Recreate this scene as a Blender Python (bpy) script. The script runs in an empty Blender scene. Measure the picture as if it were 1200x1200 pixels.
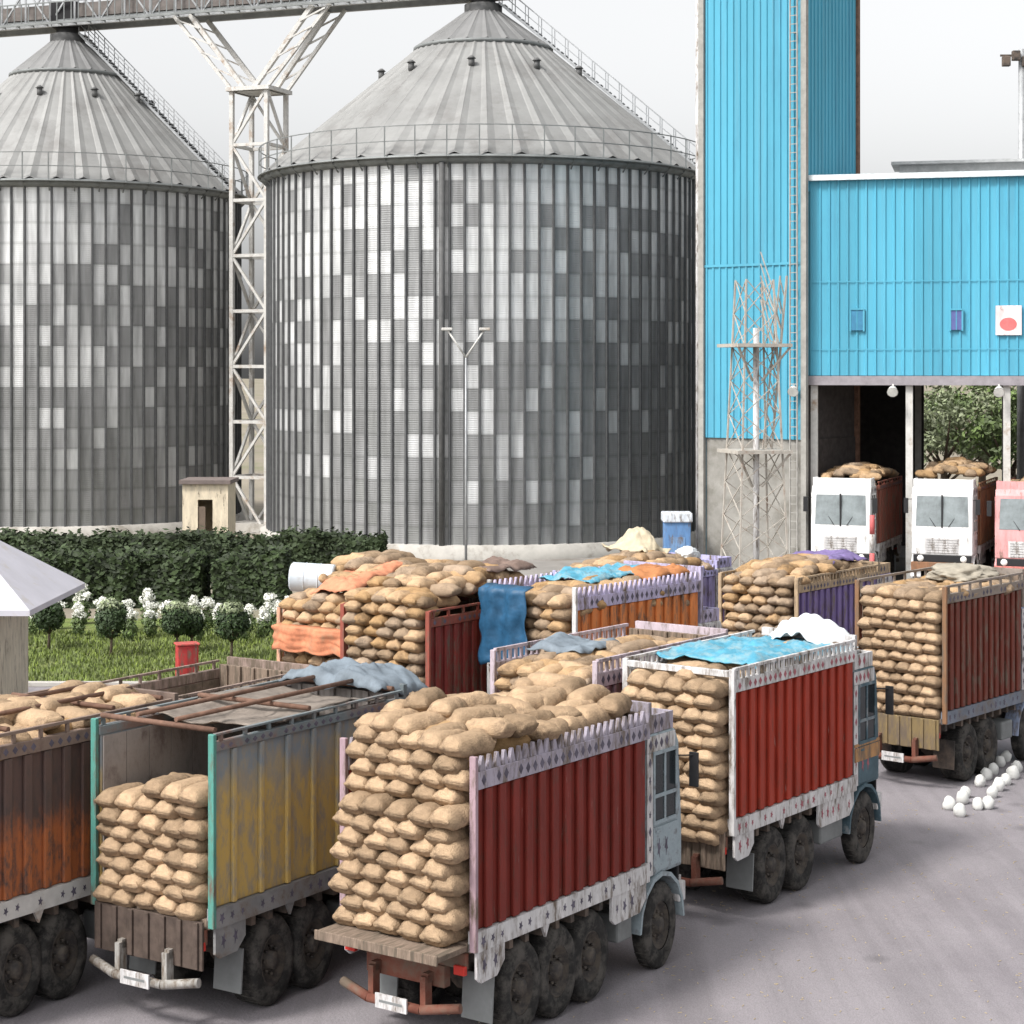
import bpy, math, random
from mathutils import Vector, Matrix, noise
random.seed(11)
R = math.radians
sc = bpy.context.scene
col = sc.collection
F, HY, CH = 2250.0, 435.0, 10.2          # photo focal (px of 1200), horizon row, camera height

def at(px, Y):                           # lateral position of a photo column at depth Y
    return (px - 600.0) / F * Y
def zat(py, Y):
    return CH - (py - HY) / F * Y

# ------------------------------------------------------------------ materials
MC = {}
def mat(name, base, rough=.7, metal=0., var=.18, scale=3., dirt=None, damt=.35, dscale=1.5, bump=.0, bscale=40., stretch=(1,1,1), rnd=0., spec=.3):
    if name in MC: return MC[name]
    m = bpy.data.materials.new(name); m.use_nodes = True
    nt = m.node_tree; N = nt.nodes; L = nt.links
    b = N['Principled BSDF']
    b.inputs['Roughness'].default_value = rough
    b.inputs['Metallic'].default_value = metal
    b.inputs['Specular IOR Level'].default_value = spec
    tc = N.new('ShaderNodeTexCoord'); mp = N.new('ShaderNodeMapping'); mp.inputs['Scale'].default_value = stretch
    L.new(tc.outputs['Object'], mp.inputs['Vector'])
    n1 = N.new('ShaderNodeTexNoise'); n1.inputs['Scale'].default_value = scale; n1.inputs['Detail'].default_value = 6; n1.inputs['Roughness'].default_value = .65
    L.new(mp.outputs['Vector'], n1.inputs['Vector'])
    cr = N.new('ShaderNodeValToRGB')
    lo = [c*(1-var) for c in base]; hi = [min(1, c*(1+var)) for c in base]
    cr.color_ramp.elements[0].position = .3; cr.color_ramp.elements[0].color = (*lo, 1)
    cr.color_ramp.elements[1].position = .7; cr.color_ramp.elements[1].color = (*hi, 1)
    L.new(n1.outputs['Fac'], cr.inputs['Fac'])
    out = cr.outputs['Color']
    if dirt:
        n2 = N.new('ShaderNodeTexNoise'); n2.inputs['Scale'].default_value = dscale; n2.inputs['Detail'].default_value = 9; n2.inputs['Roughness'].default_value = .72
        L.new(mp.outputs['Vector'], n2.inputs['Vector'])
        r2 = N.new('ShaderNodeValToRGB'); r2.color_ramp.elements[0].position = .62 - damt*.4; r2.color_ramp.elements[1].position = .74 - damt*.3
        L.new(n2.outputs['Fac'], r2.inputs['Fac'])
        mx = N.new('ShaderNodeMix'); mx.data_type = 'RGBA'
        L.new(r2.outputs['Color'], mx.inputs[0]); L.new(out, mx.inputs[6]); mx.inputs[7].default_value = (*dirt, 1)
        out = mx.outputs[2]
    if rnd:
        oi = N.new('ShaderNodeObjectInfo'); ge = N.new('ShaderNodeNewGeometry')
        ad = N.new('ShaderNodeMath'); ad.operation = 'ADD'; L.new(oi.outputs['Random'], ad.inputs[0]); L.new(ge.outputs['Random Per Island'], ad.inputs[1])
        fr = N.new('ShaderNodeMath'); fr.operation = 'FRACT'; L.new(ad.outputs[0], fr.inputs[0])
        mr = N.new('ShaderNodeMapRange'); mr.inputs[3].default_value = 1-rnd; mr.inputs[4].default_value = 1+rnd
        L.new(fr.outputs[0], mr.inputs[0])
        hs = N.new('ShaderNodeHueSaturation'); L.new(out, hs.inputs['Color']); L.new(mr.outputs[0], hs.inputs['Value'])
        ms = N.new('ShaderNodeMapRange'); ms.inputs[3].default_value = 1.12; ms.inputs[4].default_value = .72
        L.new(ge.outputs['Random Per Island'], ms.inputs[0]); L.new(ms.outputs[0], hs.inputs['Saturation'])
        out = hs.outputs['Color']
    L.new(out, b.inputs['Base Color'])
    if bump:
        n3 = N.new('ShaderNodeTexNoise'); n3.inputs['Scale'].default_value = bscale; n3.inputs['Detail'].default_value = 5
        L.new(mp.outputs['Vector'], n3.inputs['Vector'])
        bp = N.new('ShaderNodeBump'); bp.inputs['Strength'].default_value = bump; bp.inputs['Distance'].default_value = .05
        L.new(n3.outputs['Fac'], bp.inputs['Height']); L.new(bp.outputs['Normal'], b.inputs['Normal'])
    MC[name] = m
    return m

DIRT = (.13, .10, .075)
def paint(name, c, damt=.35, **k):
    kw = dict(rough=.62, var=.2, scale=2.2, dirt=DIRT, damt=damt, dscale=2.6, stretch=(2.2, 2.2, .55), bump=.12, bscale=9)
    kw.update(k)
    return mat(name, c, **kw)

def scuff(m, c=(.42, .34, .30)):                        # pale rubbed streaks down the paint
    nt = m.node_tree; N = nt.nodes; L = nt.links; b = N['Principled BSDF']; src = b.inputs['Base Color'].links[0].from_socket; tc = [n for n in N if n.type == 'TEX_COORD'][0]
    mp = N.new('ShaderNodeMapping'); mp.inputs['Scale'].default_value = (7, 7, 1.1); L.new(tc.outputs['Object'], mp.inputs[0])
    n = N.new('ShaderNodeTexNoise'); n.inputs['Scale'].default_value = 1.4; n.inputs['Detail'].default_value = 5; n.inputs['Roughness'].default_value = .6; L.new(mp.outputs[0], n.inputs[0])
    r = N.new('ShaderNodeMapRange'); r.inputs[1].default_value = .66; r.inputs[2].default_value = .76; r.inputs[4].default_value = .75; L.new(n.outputs['Fac'], r.inputs[0])
    mx = N.new('ShaderNodeMix'); mx.data_type = 'RGBA'; L.new(r.outputs[0], mx.inputs[0]); L.new(src, mx.inputs[6]); mx.inputs[7].default_value = (*c, 1)
    L.new(mx.outputs[2], b.inputs['Base Color'])
def two_tone(name, lo, hi, zmid, soft, dirt):           # a painted board whose lower and upper fields differ, scuffed
    if name in MC: return MC[name]
    m = bpy.data.materials.new(name); m.use_nodes = True
    nt = m.node_tree; N = nt.nodes; L = nt.links; b = N['Principled BSDF']; b.inputs['Roughness'].default_value = .7
    tc = N.new('ShaderNodeTexCoord'); sp = N.new('ShaderNodeSeparateXYZ'); L.new(tc.outputs['Object'], sp.inputs[0])
    mp = N.new('ShaderNodeMapping'); mp.inputs['Scale'].default_value = (1.8, 1.8, .7); L.new(tc.outputs['Object'], mp.inputs[0])
    n = N.new('ShaderNodeTexNoise'); n.inputs['Scale'].default_value = 2.4; n.inputs['Detail'].default_value = 9; n.inputs['Roughness'].default_value = .7; L.new(mp.outputs[0], n.inputs[0])
    a = N.new('ShaderNodeMath'); a.operation = 'MULTIPLY_ADD'; L.new(n.outputs['Fac'], a.inputs[0]); a.inputs[1].default_value = soft*2.6; L.new(sp.outputs['Z'], a.inputs[2])
    mr = N.new('ShaderNodeMapRange'); mr.inputs[1].default_value = zmid+soft*1.3-soft*.5; mr.inputs[2].default_value = zmid+soft*1.3+soft*.5; L.new(a.outputs[0], mr.inputs[0])
    mx = N.new('ShaderNodeMix'); mx.data_type = 'RGBA'; L.new(mr.outputs[0], mx.inputs[0]); mx.inputs[6].default_value = (*lo, 1); mx.inputs[7].default_value = (*hi, 1)
    n2 = N.new('ShaderNodeTexNoise'); n2.inputs['Scale'].default_value = 3.7; n2.inputs['Detail'].default_value = 10; n2.inputs['Roughness'].default_value = .75; L.new(mp.outputs[0], n2.inputs[0])
    r2 = N.new('ShaderNodeValToRGB'); r2.color_ramp.elements[0].position = .46; r2.color_ramp.elements[1].position = .64; L.new(n2.outputs['Fac'], r2.inputs[0])
    m2 = N.new('ShaderNodeMix'); m2.data_type = 'RGBA'; L.new(r2.outputs[0], m2.inputs[0]); L.new(mx.outputs[2], m2.inputs[6]); m2.inputs[7].default_value = (*dirt, 1)
    L.new(m2.outputs[2], b.inputs['Base Color'])
    MC[name] = m
    return m

M_jute = mat('jute', (.35, .235, .135), rough=.95, var=.22, scale=5, bump=.5, bscale=38, rnd=.30, spec=.1, dirt=(.17, .115, .07), damt=.28, dscale=2.2)
M_rubber = mat('rubber', (.026, .025, .024), rough=.9, var=.4, scale=6, dirt=(.085, .078, .07), damt=.42, dscale=3)
M_rim = mat('rim_steel', (.055, .05, .048), rough=.7, metal=.3, var=.3, dirt=(.10, .085, .07), damt=.5, dscale=6)
M_under = mat('chassis_paint', (.05, .045, .042), rough=.8, var=.3, dirt=(.13, .10, .08), damt=.5)
M_wood = mat('old_planks', (.20, .15, .115), rough=.9, var=.4, scale=4, stretch=(1, 8, 1), dirt=(.10, .08, .06), damt=.4)
M_glass = mat('dark_glass', (.02, .026, .03), rough=.1, var=.2, spec=.3)
M_white = paint('white_paint', (.55, .54, .54), damt=.35)
M_black = mat('black_paint', (.02, .02, .022), rough=.6)
M_redlamp = mat('lamp_red', (.45, .03, .02), rough=.3)
M_beam = mat('rear_beam_paint', (.17, .06, .04), rough=.8, var=.3, dirt=DIRT, damt=.5)
M_deco = mat('faded_deco', (.10, .09, .12), rough=.7, var=.5, scale=3)
M_glass_refl = mat('sky_reflection_glass', (.22, .25, .26), rough=.15, var=.3, scale=2, spec=.6)  # lighter glass: sky reflection put into the colour, for windscreens facing the camera
M_lens = mat('lamp_glass', (.75, .75, .72), rough=.15)
M_galv = mat('galvanised_steel', (.36, .37, .38), rough=.5, metal=.25, var=.2, scale=2)
M_galvd = mat('dull_galvanised', (.20, .21, .21), rough=.6, metal=.2, var=.25, scale=1.2)
M_pale = mat('pale_steel_paint', (.52, .51, .49), rough=.6, var=.15, dirt=(.3, .22, .16), damt=.2, dscale=1)
M_rust = mat('rusty_pipe', (.15, .085, .06), rough=.85, var=.4, scale=4)
M_conc = mat('concrete', (.42, .40, .37), rough=.9, var=.15, scale=1, dirt=(.25, .23, .2), damt=.3, dscale=.6)

# ------------------------------------------------------------------ mesh builder
class MB:
    def __init__(s): s.v = []; s.f = []; s.m = []; s.sm = []
    def add(s, vs, fs, mi=0, smooth=False):
        o = len(s.v); s.v += [tuple(v) for v in vs]
        for f in fs: s.f.append([i+o for i in f]); s.m.append(mi); s.sm.append(smooth)
        return s
    def box(s, x0, x1, y0, y1, z0, z1, mi=0):
        v = [(x, y, z) for z in (z0, z1) for y in (y0, y1) for x in (x0, x1)]
        return s.add(v, [(0,2,3,1), (4,5,7,6), (0,1,5,4), (2,6,7,3), (0,4,6,2), (1,3,7,5)], mi)
    def beam(s, p, q, w, h=None, mi=0, up=(0, 0, 1)):
        h = h or w; p = Vector(p); q = Vector(q); d = (q-p).normalized(); u = Vector(up)
        if abs(d.dot(u)) > .98: u = Vector((1, 0, 0))
        a = d.cross(u).normalized(); b = a.cross(d)
        v = [c + a*sx*w/2 + b*sz*h/2 for c in (p, q) for sx, sz in ((-1,-1), (1,-1), (1,1), (-1,1))]
        return s.add(v, [(0,1,2,3), (7,6,5,4), (0,4,5,1), (1,5,6,2), (2,6,7,3), (3,7,4,0)], mi)
    def tube(s, p, q, r, n=8, r2=None, mi=0, cap=True):
        r2 = r if r2 is None else r2; p = Vector(p); q = Vector(q); d = (q-p).normalized()
        u = Vector((0, 0, 1)) if abs(d.z) < .95 else Vector((1, 0, 0)); a = d.cross(u).normalized(); b = a.cross(d)
        v = []
        for c, rr in ((p, r), (q, r2)):
            for i in range(n):
                t = 2*math.pi*i/n; v.append(c + a*rr*math.cos(t) + b*rr*math.sin(t))
        s.add(v, [(i, (i+1) % n, n+(i+1) % n, n+i) for i in range(n)], mi, True)
        if cap:
            s.f.append([len(s.v)-2*n+i for i in range(n)][::-1]); s.m.append(mi); s.sm.append(False)
            s.f.append([len(s.v)-n+i for i in range(n)]); s.m.append(mi); s.sm.append(False)
        return s
    def prism(s, poly, d0, d1, axis='y', mi=0):
        n = len(poly)
        def P(a, b, d): return (a, d, b) if axis == 'y' else ((d, a, b) if axis == 'x' else (a, b, d))
        v = [P(a, b, d0) for a, b in poly] + [P(a, b, d1) for a, b in poly]
        return s.add(v, [tuple(range(n))[::-1], tuple(range(n, 2*n))] + [(i, (i+1) % n, n+(i+1) % n, n+i) for i in range(n)], mi)
    def lathe(s, prof, n=24, axis='z', c=(0, 0, 0), mi=0, sx=1., sy=1., smooth=True, closed=False):
        v = []; k = len(prof)
        for r, h in prof:
            for i in range(n):
                t = 2*math.pi*i/n; a = r*math.cos(t)*sx; b = r*math.sin(t)*sy
                v.append((c[0]+a, c[1]+b, c[2]+h) if axis == 'z' else (c[0]+a, c[1]+h, c[2]+b))
        fs = [(j*n+i, j*n+(i+1) % n, ((j+1) % k)*n+(i+1) % n, ((j+1) % k)*n+i) for j in range(k if closed else k-1) for i in range(n)]
        return s.add(v, fs, mi, smooth)
    def build(s, name, mats, parent=None, bevel=0., loc=None):
        me = bpy.data.meshes.new(name); me.from_pydata(s.v, [], s.f)
        if not isinstance(mats, (list, tuple)): mats = [mats]
        for m in mats: me.materials.append(m)
        me.polygons.foreach_set('material_index', s.m); me.polygons.foreach_set('use_smooth', s.sm)
        me.update()
        o = bpy.data.objects.new(name, me); col.objects.link(o)
        if parent: o.parent = parent
        if loc: o.location = loc
        if bevel:
            b = o.modifiers.new('bevel', 'BEVEL'); b.width = bevel; b.segments = 2; b.limit_method = 'ANGLE'
        return o

def tag(o, label=None, cat=None, group=None, kind=None):
    if label: o['label'] = label
    if cat: o['category'] = cat
    if group: o['group'] = group
    if kind: o['kind'] = kind
    return o
def empty(name, loc, rz=0, label=None, cat=None, group=None):
    o = bpy.data.objects.new(name, None); o.empty_display_size = .3; col.objects.link(o)
    o.location = loc; o.rotation_euler = (0, 0, rz)
    return tag(o, label, cat, group)

# ------------------------------------------------------------------ sacks
def sack_geo(seed, L=.86, W=.475, H=.325, nu=17, nv=18):
    rs = random.Random(seed); off = Vector((rs.uniform(0, 50), rs.uniform(0, 50), rs.uniform(0, 50)))
    v = []; f = []
    us = [math.sin(math.pi/2*(-1 + 2*i/(nu-1))) for i in range(nu)]
    us = [-1.03] + us + [1.03]                             # sewn lip beyond each end
    for u in us:
        lip = abs(u) > 1.01
        h = .13 if lip else max(.40, (1-abs(u)**7)**.5); w = .84 if lip else max(.88, (1-abs(u)**9)**.4)
        for j in range(nv):
            t = 2*math.pi*j/nv; c, s_ = math.cos(t), math.sin(t)
            y = math.copysign(abs(c)**.74, c)*W/2*w; z = math.copysign(abs(s_)**.80, s_)*H/2*h
            p = Vector((u*L/2, y, z))
            d = noise.noise(p*4.2+off)*.022 + noise.noise(p*11+off)*.010
            q = Vector((p.x*9, p.y*5, p.z*5))+off
            d -= .022*max(0, 1-abs(noise.noise(q))*6)              # creases
            n = Vector((0, y*.6, z)); n = n.normalized() if n.length > 1e-5 else Vector((0, 0, 1))
            p += n*d*(.3 if lip else 1); p.z -= .06*(abs(y)/(W/2))**2*h + .02*u*u
            if lip: p.z += .012*math.sin(y*22+seed); p.x += .01*math.sin(y*31+seed)
            v.append(p)
    nu = len(us)
    for i in range(nu-1):
        for j in range(nv): f.append((i*nv+j, i*nv+(j+1) % nv, (i+1)*nv+(j+1) % nv, (i+1)*nv+j))
    f.append(tuple(range(nv))[::-1]); f.append(tuple((nu-1)*nv+j for j in range(nv)))
    return v, f
SG = [sack_geo(100+i) for i in range(7)]
SGL = [sack_geo(200+i, nu=9, nv=10) for i in range(5)]
SM = []
for i, (v, f) in enumerate(SG):
    me = bpy.data.meshes.new('jute_sack'); me.from_pydata(v, [], f); me.materials.append(M_jute)
    me.polygons.foreach_set('use_smooth', [True]*len(f)); me.update(); SM.append(me)
STUFF = MB()
SACKS = [0]
def put_sack(Mw, label, group, stuff=False, small=1.):
    if small != 1.: Mw = Mw @ Matrix.Scale(small, 4)
    if stuff:
        v, f = random.choice(SGL); STUFF.add([Mw @ p for p in v], f, 0, True)
    else:
        o = bpy.data.objects.new('jute_sack', random.choice(SM)); col.objects.link(o); o.matrix_world = Mw
        tag(o, label, 'sack', group); SACKS[0] += 1
ORD = ['first', 'second', 'third', 'fourth', 'fifth', 'sixth', 'seventh', 'eighth', 'ninth', 'tenth', 'eleventh', 'twelfth', 'thirteenth', 'fourteenth', 'fifteenth']
def loc_m(x, y, z, yaw=0, pitch=0, roll=0):
    return Matrix.Translation((x, y, z)) @ Matrix.Rotation(yaw, 4, 'Z') @ Matrix.Rotation(pitch, 4, 'Y') @ Matrix.Rotation(roll, 4, 'X')
def rear_stack(T, x, z0, cols, rows, who, where, stuff=False, width=2.3, pitch=.25, skip=None, group=None, small=1., lim=.90):
    cw = width/cols
    for r in range(rows):
        sh = (cw*.22 if r % 2 else -cw*.22)
        for c in range(cols):
            if skip and skip(r, c): continue
            y = max(-lim, min(lim, width/2 - cw*(c+.5) - sh + random.uniform(-.03, .03)))
            lab = 'sack %s from left, %s row up, %s of %s' % (ORD[c], ORD[r], where, who)
            put_sack(T @ loc_m(x+.38+random.uniform(-.05, .05), y, z0+.15+pitch*r+random.uniform(-.02, .02), random.uniform(-.08, .08), random.uniform(-.05, .05), random.uniform(-.08, .08)),
                     lab, group, stuff, small)
def top_load(T, x0, x1, zf, who, stuff=False, w=1.06, dx=.60, dy=.42, group=None, jitter=.04, small=1.):
    nx = max(1, round((x1-x0)/dx)); ny = max(1, round(2*w/dy))
    for i in range(nx):
        for j in range(ny):
            x = x0+(i+.5)*(x1-x0)/nx + random.uniform(-.08, .08); y = -w+(j+.5)*2*w/ny + random.uniform(-.06, .06)
            a = random.choice([0, 0, math.pi/2]) + random.uniform(-.35, .35)
            put_sack(T @ loc_m(x, y, zf(x, y)+random.uniform(-jitter, jitter), a, random.uniform(-.12, .12), random.uniform(-.12, .12)),
                     'sack lying in the heap on top of %s' % who, group, stuff, small)

# ------------------------------------------------------------------ trucks
def wheel(root, x, y, r=.74, w=.30, sx=.72, dual=False):
    b = MB(); side = 1 if y > 0 else -1
    h = w/2; ww = w*2.1 if dual else w
    y0 = y - side*(ww-w)/2; hh = ww/2
    prof = [(r*.56, -hh*.9), (r*.72, -hh), (r*.92, -hh*.96), (r, -hh*.72), (r*.985, -hh*.2), (r, 0), (r*.985, hh*.2), (r, hh*.72), (r*.92, hh*.96), (r*.72, hh), (r*.56, hh*.9)]
    b.lathe(prof, 28, 'y', (x, y0, r), 0, sx=sx)
    for k in range(28):                                    # tread blocks
        t = 2*math.pi*(k+.5)/28; cx, cz = math.cos(t)*r*sx, math.sin(t)*r
        b.beam((x+cx*.985, y0-hh*.7, r+cz*.985), (x+cx*.985, y0+hh*.7, r+cz*.985), 0.05, .018)
    wo = empty('wheel', (0, 0, 0)); wo.parent = root
    b.build('tyre', M_rubber, wo)
    m = MB(); o = y + side*w*.42
    m.lathe([(r*.57, o-side*.02), (r*.54, o-side*.0), (r*.46, o-side*.09), (r*.2, o-side*.05 if not dual else o-side*.11), (r*.19, o+side*.02), (r*.06, o+side*.03), (0.001, o+side*.03)], 24, 'y', (x, 0, r), 0, sx=sx)
    for k in range(8):
        t = 2*math.pi*k/8; m.tube((x+math.cos(t)*r*.3*sx, o-side*.09, r+math.sin(t)*r*.3), (x+math.cos(t)*r*.3*sx, o-side*.03, r+math.sin(t)*r*.3), .025, 6)
    m.build('rim', M_rim, wo)
    return wo

def deco_band(b, x0, x1, y, z0, z1, side, step=.2, mi=1, kind=0):
    """diamonds / petals painted proud on a band facing `side`"""
    n = max(1, int((x1-x0)/step)); h = (z1-z0); rd = random.Random(int(x0*100+z0*37+step*1000))
    for i in range(n):
        cx = x0+(i+.5)*(x1-x0)/n; cz = (z0+z1)/2 + rd.uniform(-.03, .03)*h
        if rd.random() < .12: continue
        yy0, yy1 = (y, y+side*.006)
        if kind == 0:
            pts = [(cx-step*.3, cz), (cx, cz-h*.32), (cx+step*.3, cz), (cx, cz+h*.32)]
        elif kind == 1:
            q = rd.uniform(.55, 1.0); ph = rd.uniform(0, .8)
            pts = [(cx+step*.30*q*math.cos(k*math.pi/5+ph)*(1 if k % 2 else .45), cz+h*.33*q*math.sin(k*math.pi/5+ph)*(1 if k % 2 else .45)) for k in range(10)]
        else:
            pts = [(cx-step*.36, z0+h*.15), (cx+step*.36, z0+h*.15), (cx, z0+h*.8)]
        b.prism(pts, min(yy0, yy1), max(yy0, yy1), 'y', mi)

def make_truck(P, th, label, group='cargo trucks queued in the yard', side_mat=None, rail_mat=None, beam_mat=None, cab_mat=None, post_mat=None, deco=None,
               body=4.9, cabl=1.15, width=2.5, zt=4.15, zr=4.52, axles=(1.35, 2.35, 3.3), front_axle=5.45, tail='shelf', ribs=13, rail='zigzag',
               bars=0, facing=False, scale=1., inner=None, rib_w=.082, full=True, beam2=True, skirt=True, cab_z=4.05, bumper_mat=None, stripe=None, rear_bar=False):
    fx, fy = math.sin(R(th)), math.cos(R(th)); lx, ly = -fy, fx
    W = width/2
    root = empty('cargo_truck', (P[0]+lx*W, P[1]+ly*W, 0), R(90-th), label, 'truck', group)
    root.scale = (scale,)*3
    T = Matrix.Translation(root.location) @ Matrix.Rotation(R(90-th), 4, 'Z') @ Matrix.Scale(scale, 4)
    deco = deco or M_deco; post_mat = post_mat or rail_mat; inner = inner or M_wood
    xc0, xc1 = body+.08, body+.08+cabl
    # chassis
    b = MB()
    for s in (-1, 1): b.box(.05, xc1-.1, s*.48-.06, s*.48+.06, 1.05, 1.42)
    for x in [.1, .9, 1.8, 2.8, 3.8, body-.3]: b.box(x-.05, x+.05, -.42, .42, 1.1, 1.36)
    for x in list(axles)+[front_axle]: b.tube((x, -W+.3, .73), (x, W-.3, .73), .09, 8); b.box(x-.45, x+.45, -.72, -.62, .86, 1.0); b.box(x-.45, x+.45, .62, .72, .86, 1.0)
    for x in axles: b.tube((x, 0, .73), (x+.2, 0, .73), .22, 10)
    for x in [i*.42+.2 for i in range(int(body/.42))]: b.box(x-.05, x+.05, -W+.06, W-.06, 1.43, 1.60)
    b.build('chassis', M_under, root)
    b = MB().box(0, body, -W+.05, W-.05, 1.602, 1.75); b.build('cargo_deck', M_wood, root, .01)
    # side panels with pressed ribs
    for s in (-1, 1):
        b = MB(); y = s*W
        zb = 1.93
        b.box(.07, body-.02, min(y-s*.07, y-s*.02), max(y-s*.07, y-s*.02), zb, zt)
        for i in range(ribs):
            x = .16+(i+.5)*(body-.32)/ribs; y0, y1 = sorted((y-s*.02, y+s*.05))
            b.box(x-rib_w, x+rib_w, y0, y1, zb+.01, zt-.01)
        b.box(.07, body-.02, *sorted((y-s*.06+s*.041, y+s*.05)), zt-.09, zt-.012) if False else None
        b.build('side_panel', side_mat, root, .018)
        # painted beam along the deck edge
        b = MB(); y0, y1 = sorted((y-s*.10, y+s*.055))
        b.box(.0, body, y0, y1, 1.62, 1.925)
        deco_band(b, .05, body-.05, y+s*.055, 1.62, 1.925, s, .24, 1, 1)
        if skirt:
            for x0, x1 in ((.05, .75), (3.75 if len(axles) > 2 else 3.3, body-.08)):
                pts = [(x0, 1.615), (x0, 1.22), (x0+.1, 1.14), (x1-.2, 1.16), (x1, 1.36), (x1, 1.615)]
                yy0, yy1 = sorted((y-s*.02, y+s*.03)); b.prism(pts, yy0, yy1)
                deco_band(b, x0+.04, x1-.1, y+s*.03, 1.2, 1.6, s, .2, 1, 1)
            b.prism([(1.75, 1.615), (1.85, 1.42), (1.95, 1.615)], *sorted((y-s*.02, y+s*.03)))
        b.build('side_beam', [beam_mat or M_white, deco], root)
        # top rail
        b = MB(); y0, y1 = sorted((y-s*.08, y+s*.06))
        b.box(0.04, body, y0, y1, zt+.003, zt+(zr-zt)*.55)
        deco_band(b, .08, body-.05, y+s*.06, zt, zt+(zr-zt)*.55, s, .19, 1, 0)
        n = int(body/.19); ht = (zr-zt)*.45; zz = zt+(zr-zt)*.55
        for i in range(n):
            cx = .1+(i+.5)*(body-.15)/n
            if rail == 'zigzag':
                b.prism([(cx-.075, zz), (cx+.075, zz), (cx+.02, zz+ht), (cx-.02, zz+ht)], *sorted((y-s*.03, y+s*.03)), 'y', 0)
            elif rail == 'picket':
                b.box(cx-.035, cx+.035, *sorted((y-s*.02, y+s*.03)), zz, zz+ht*1.1)
            elif i % 3 == 0:
                b.box(cx-.03, cx+.03, *sorted((y-s*.02, y+s*.03)), zz, zz+ht*.9)
        if rail == 'bar' or rail == 'picket': b.box(.05, body, *sorted((y-s*.03, y+s*.04)), zz+ht*.9, zz+ht*1.2)
        b.build('top_rail', [rail_mat, deco], root, .006)
        # rear corner post
        b = MB(); y0, y1 = sorted((y-s*.055, y+s*.062)); b.box(-.035, .04, y0, y1, 1.63, zr+.02)
        b.build('corner_post', post_mat, root, .012)
        # mud flap
        b = MB(); x = axles[0]-.78
        b.prism([(x, 1.12), (x-.05, .42), (x-.02, .42), (x+.03, 1.12)], *sorted((s*(W-.62), s*(W-.05))))
        b.build('mud_flap', M_under if not skirt else M_galvd, root)
        # tail lamp
        b = MB().box(-.1, -.02, *sorted((s*(W-.3), s*(W-.1))), 1.28, 1.42); b.build('tail_light', M_redlamp, root, .01)
        for x in axles: wheel(root, x, s*(W-.2), dual=True)
        wheel(root, front_axle, s*(W-.2))
        # fuel tank / tool box between axles
        b = MB(); xa = axles[-1]+.85; xb = front_axle-.85
        if xb-xa > .3:
            b.box(xa, xb, *sorted((s*(W-.55), s*(W-.1))), .72, 1.2)
            b.build('fuel_tank', M_galvd, root, .05)
    # front board of the cargo body
    b = MB().box(body-.07, body+.0, -W+.075, W-.075, 1.76, zr-.05)
    for i in range(6): yy = -W+.3+i*(width-.6)/5; b.box(body-.12, body-.07, yy-.04, yy+.04, 1.76, zr-.05)
    b.build('front_board', inner, root, .01)
    if bars:
        b = MB()
        for i in range(bars): x = .12+i*(body-.3)/(bars-1); b.tube((x, -W+.04, zr+.06), (x, W-.04, zr+.06), .045, 8)
        for yy in (-W*.33, W*.33): b.tube((.1, yy, zr+.15), (body-.1, yy, zr+.15), .04, 8)
        b.build('top_bars', M_rust, root)
    # tailboard
    if tail == 'shelf':
        b = MB().box(-.75, -.06, -W+.08, W-.08, 1.64, 1.73)
        for i in range(4): yy = -W+.35+i*(width-.7)/3; b.box(-.74, -.06, yy-.04, yy+.04, 1.58, 1.64)
        b.box(-.79, -.75, -W+.08, W-.08, 1.6, 1.75)
        b.build('tailboard', M_wood, root, .012)
    else:
        b = MB(); b.box(-.11, -.065, -W+.1, W-.1, .98, 1.73)
        for i in range(7): yy = -W+.22+i*(width-.44)/6; b.box(-.15, -.11, yy-.05, yy+.05, 1.0, 1.72)
        b.build('tailboard', tail if not isinstance(tail, str) else M_wood, root, .012)
    b = MB().box(-.055, .02, -W+.1, W-.1, 1.36, 1.60); b.box(-.06, .1, -.75, .75, 1.02, 1.355); b.build('rear_beam', M_beam, root, .015)
    for s in (-1, 1):
        b = MB(); ya, yb = sorted((s*(W-.105), s*(W-.073)))
        for k in range(9): x = .1+k*(body-.2)/9; b.box(x, x+(body-.2)/9-.015, ya, yb, 1.76, zt-.02)
        b.box(.1, body-.1, *sorted((s*(W-.079), s*(W-.0725))), 1.77, zt-.03)
        b.build('inner_lining', inner, root)
    if rear_bar:
        b = MB().box(-.045, .05, -W+.06, W-.06, zr-.13, zr-.01); b.build('rear_crossbar', post_mat, root, .01)
    # rear bumper, bar, plate
    b = MB(); b.tube((-.16, -W+.12, .82), (-.30, -W*.4, .72), .075, 8); b.tube((-.30, -W*.4, .72), (-.30, W*.4, .72), .075, 8); b.tube((-.30, W*.4, .72), (-.16, W-.12, .82), .075, 8)
    for s in (-1, 1): b.box(-.26, -.1, s*.5-.05, s*.5+.05, .7, 1.2); b.box(-.2, .1, s*.5-.05, s*.5+.05, 1.1, 1.24)
    b.build('bumper', bumper_mat or M_beam, root)
    b = MB().box(-.40, -.37, -.3, .3, .64, .86); b.box(-.403, -.40, -.22, .22, .73, .77, 1); b.build('number_plate', [M_white, M_galvd], root, .01)
    # cab
    b = MB(); Wc = W-.06; cz = cab_z
    prof = [(xc0, 1.15), (xc1-.02, 1.15), (xc1+.04, 1.6), (xc1+.04, 2.35), (xc1-.06, cz-.25), (xc1-.2, cz), (xc0, cz)]
    cabm = cab_mat or M_white
    # shell with wheel arch left dark by a real notch
    prof2 = [(xc0, 1.62), (xc0+.0, 1.62), (front_axle-.68, 1.62), (front_axle-.55, 1.75), (front_axle+.5, 1.75)] if False else prof
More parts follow.
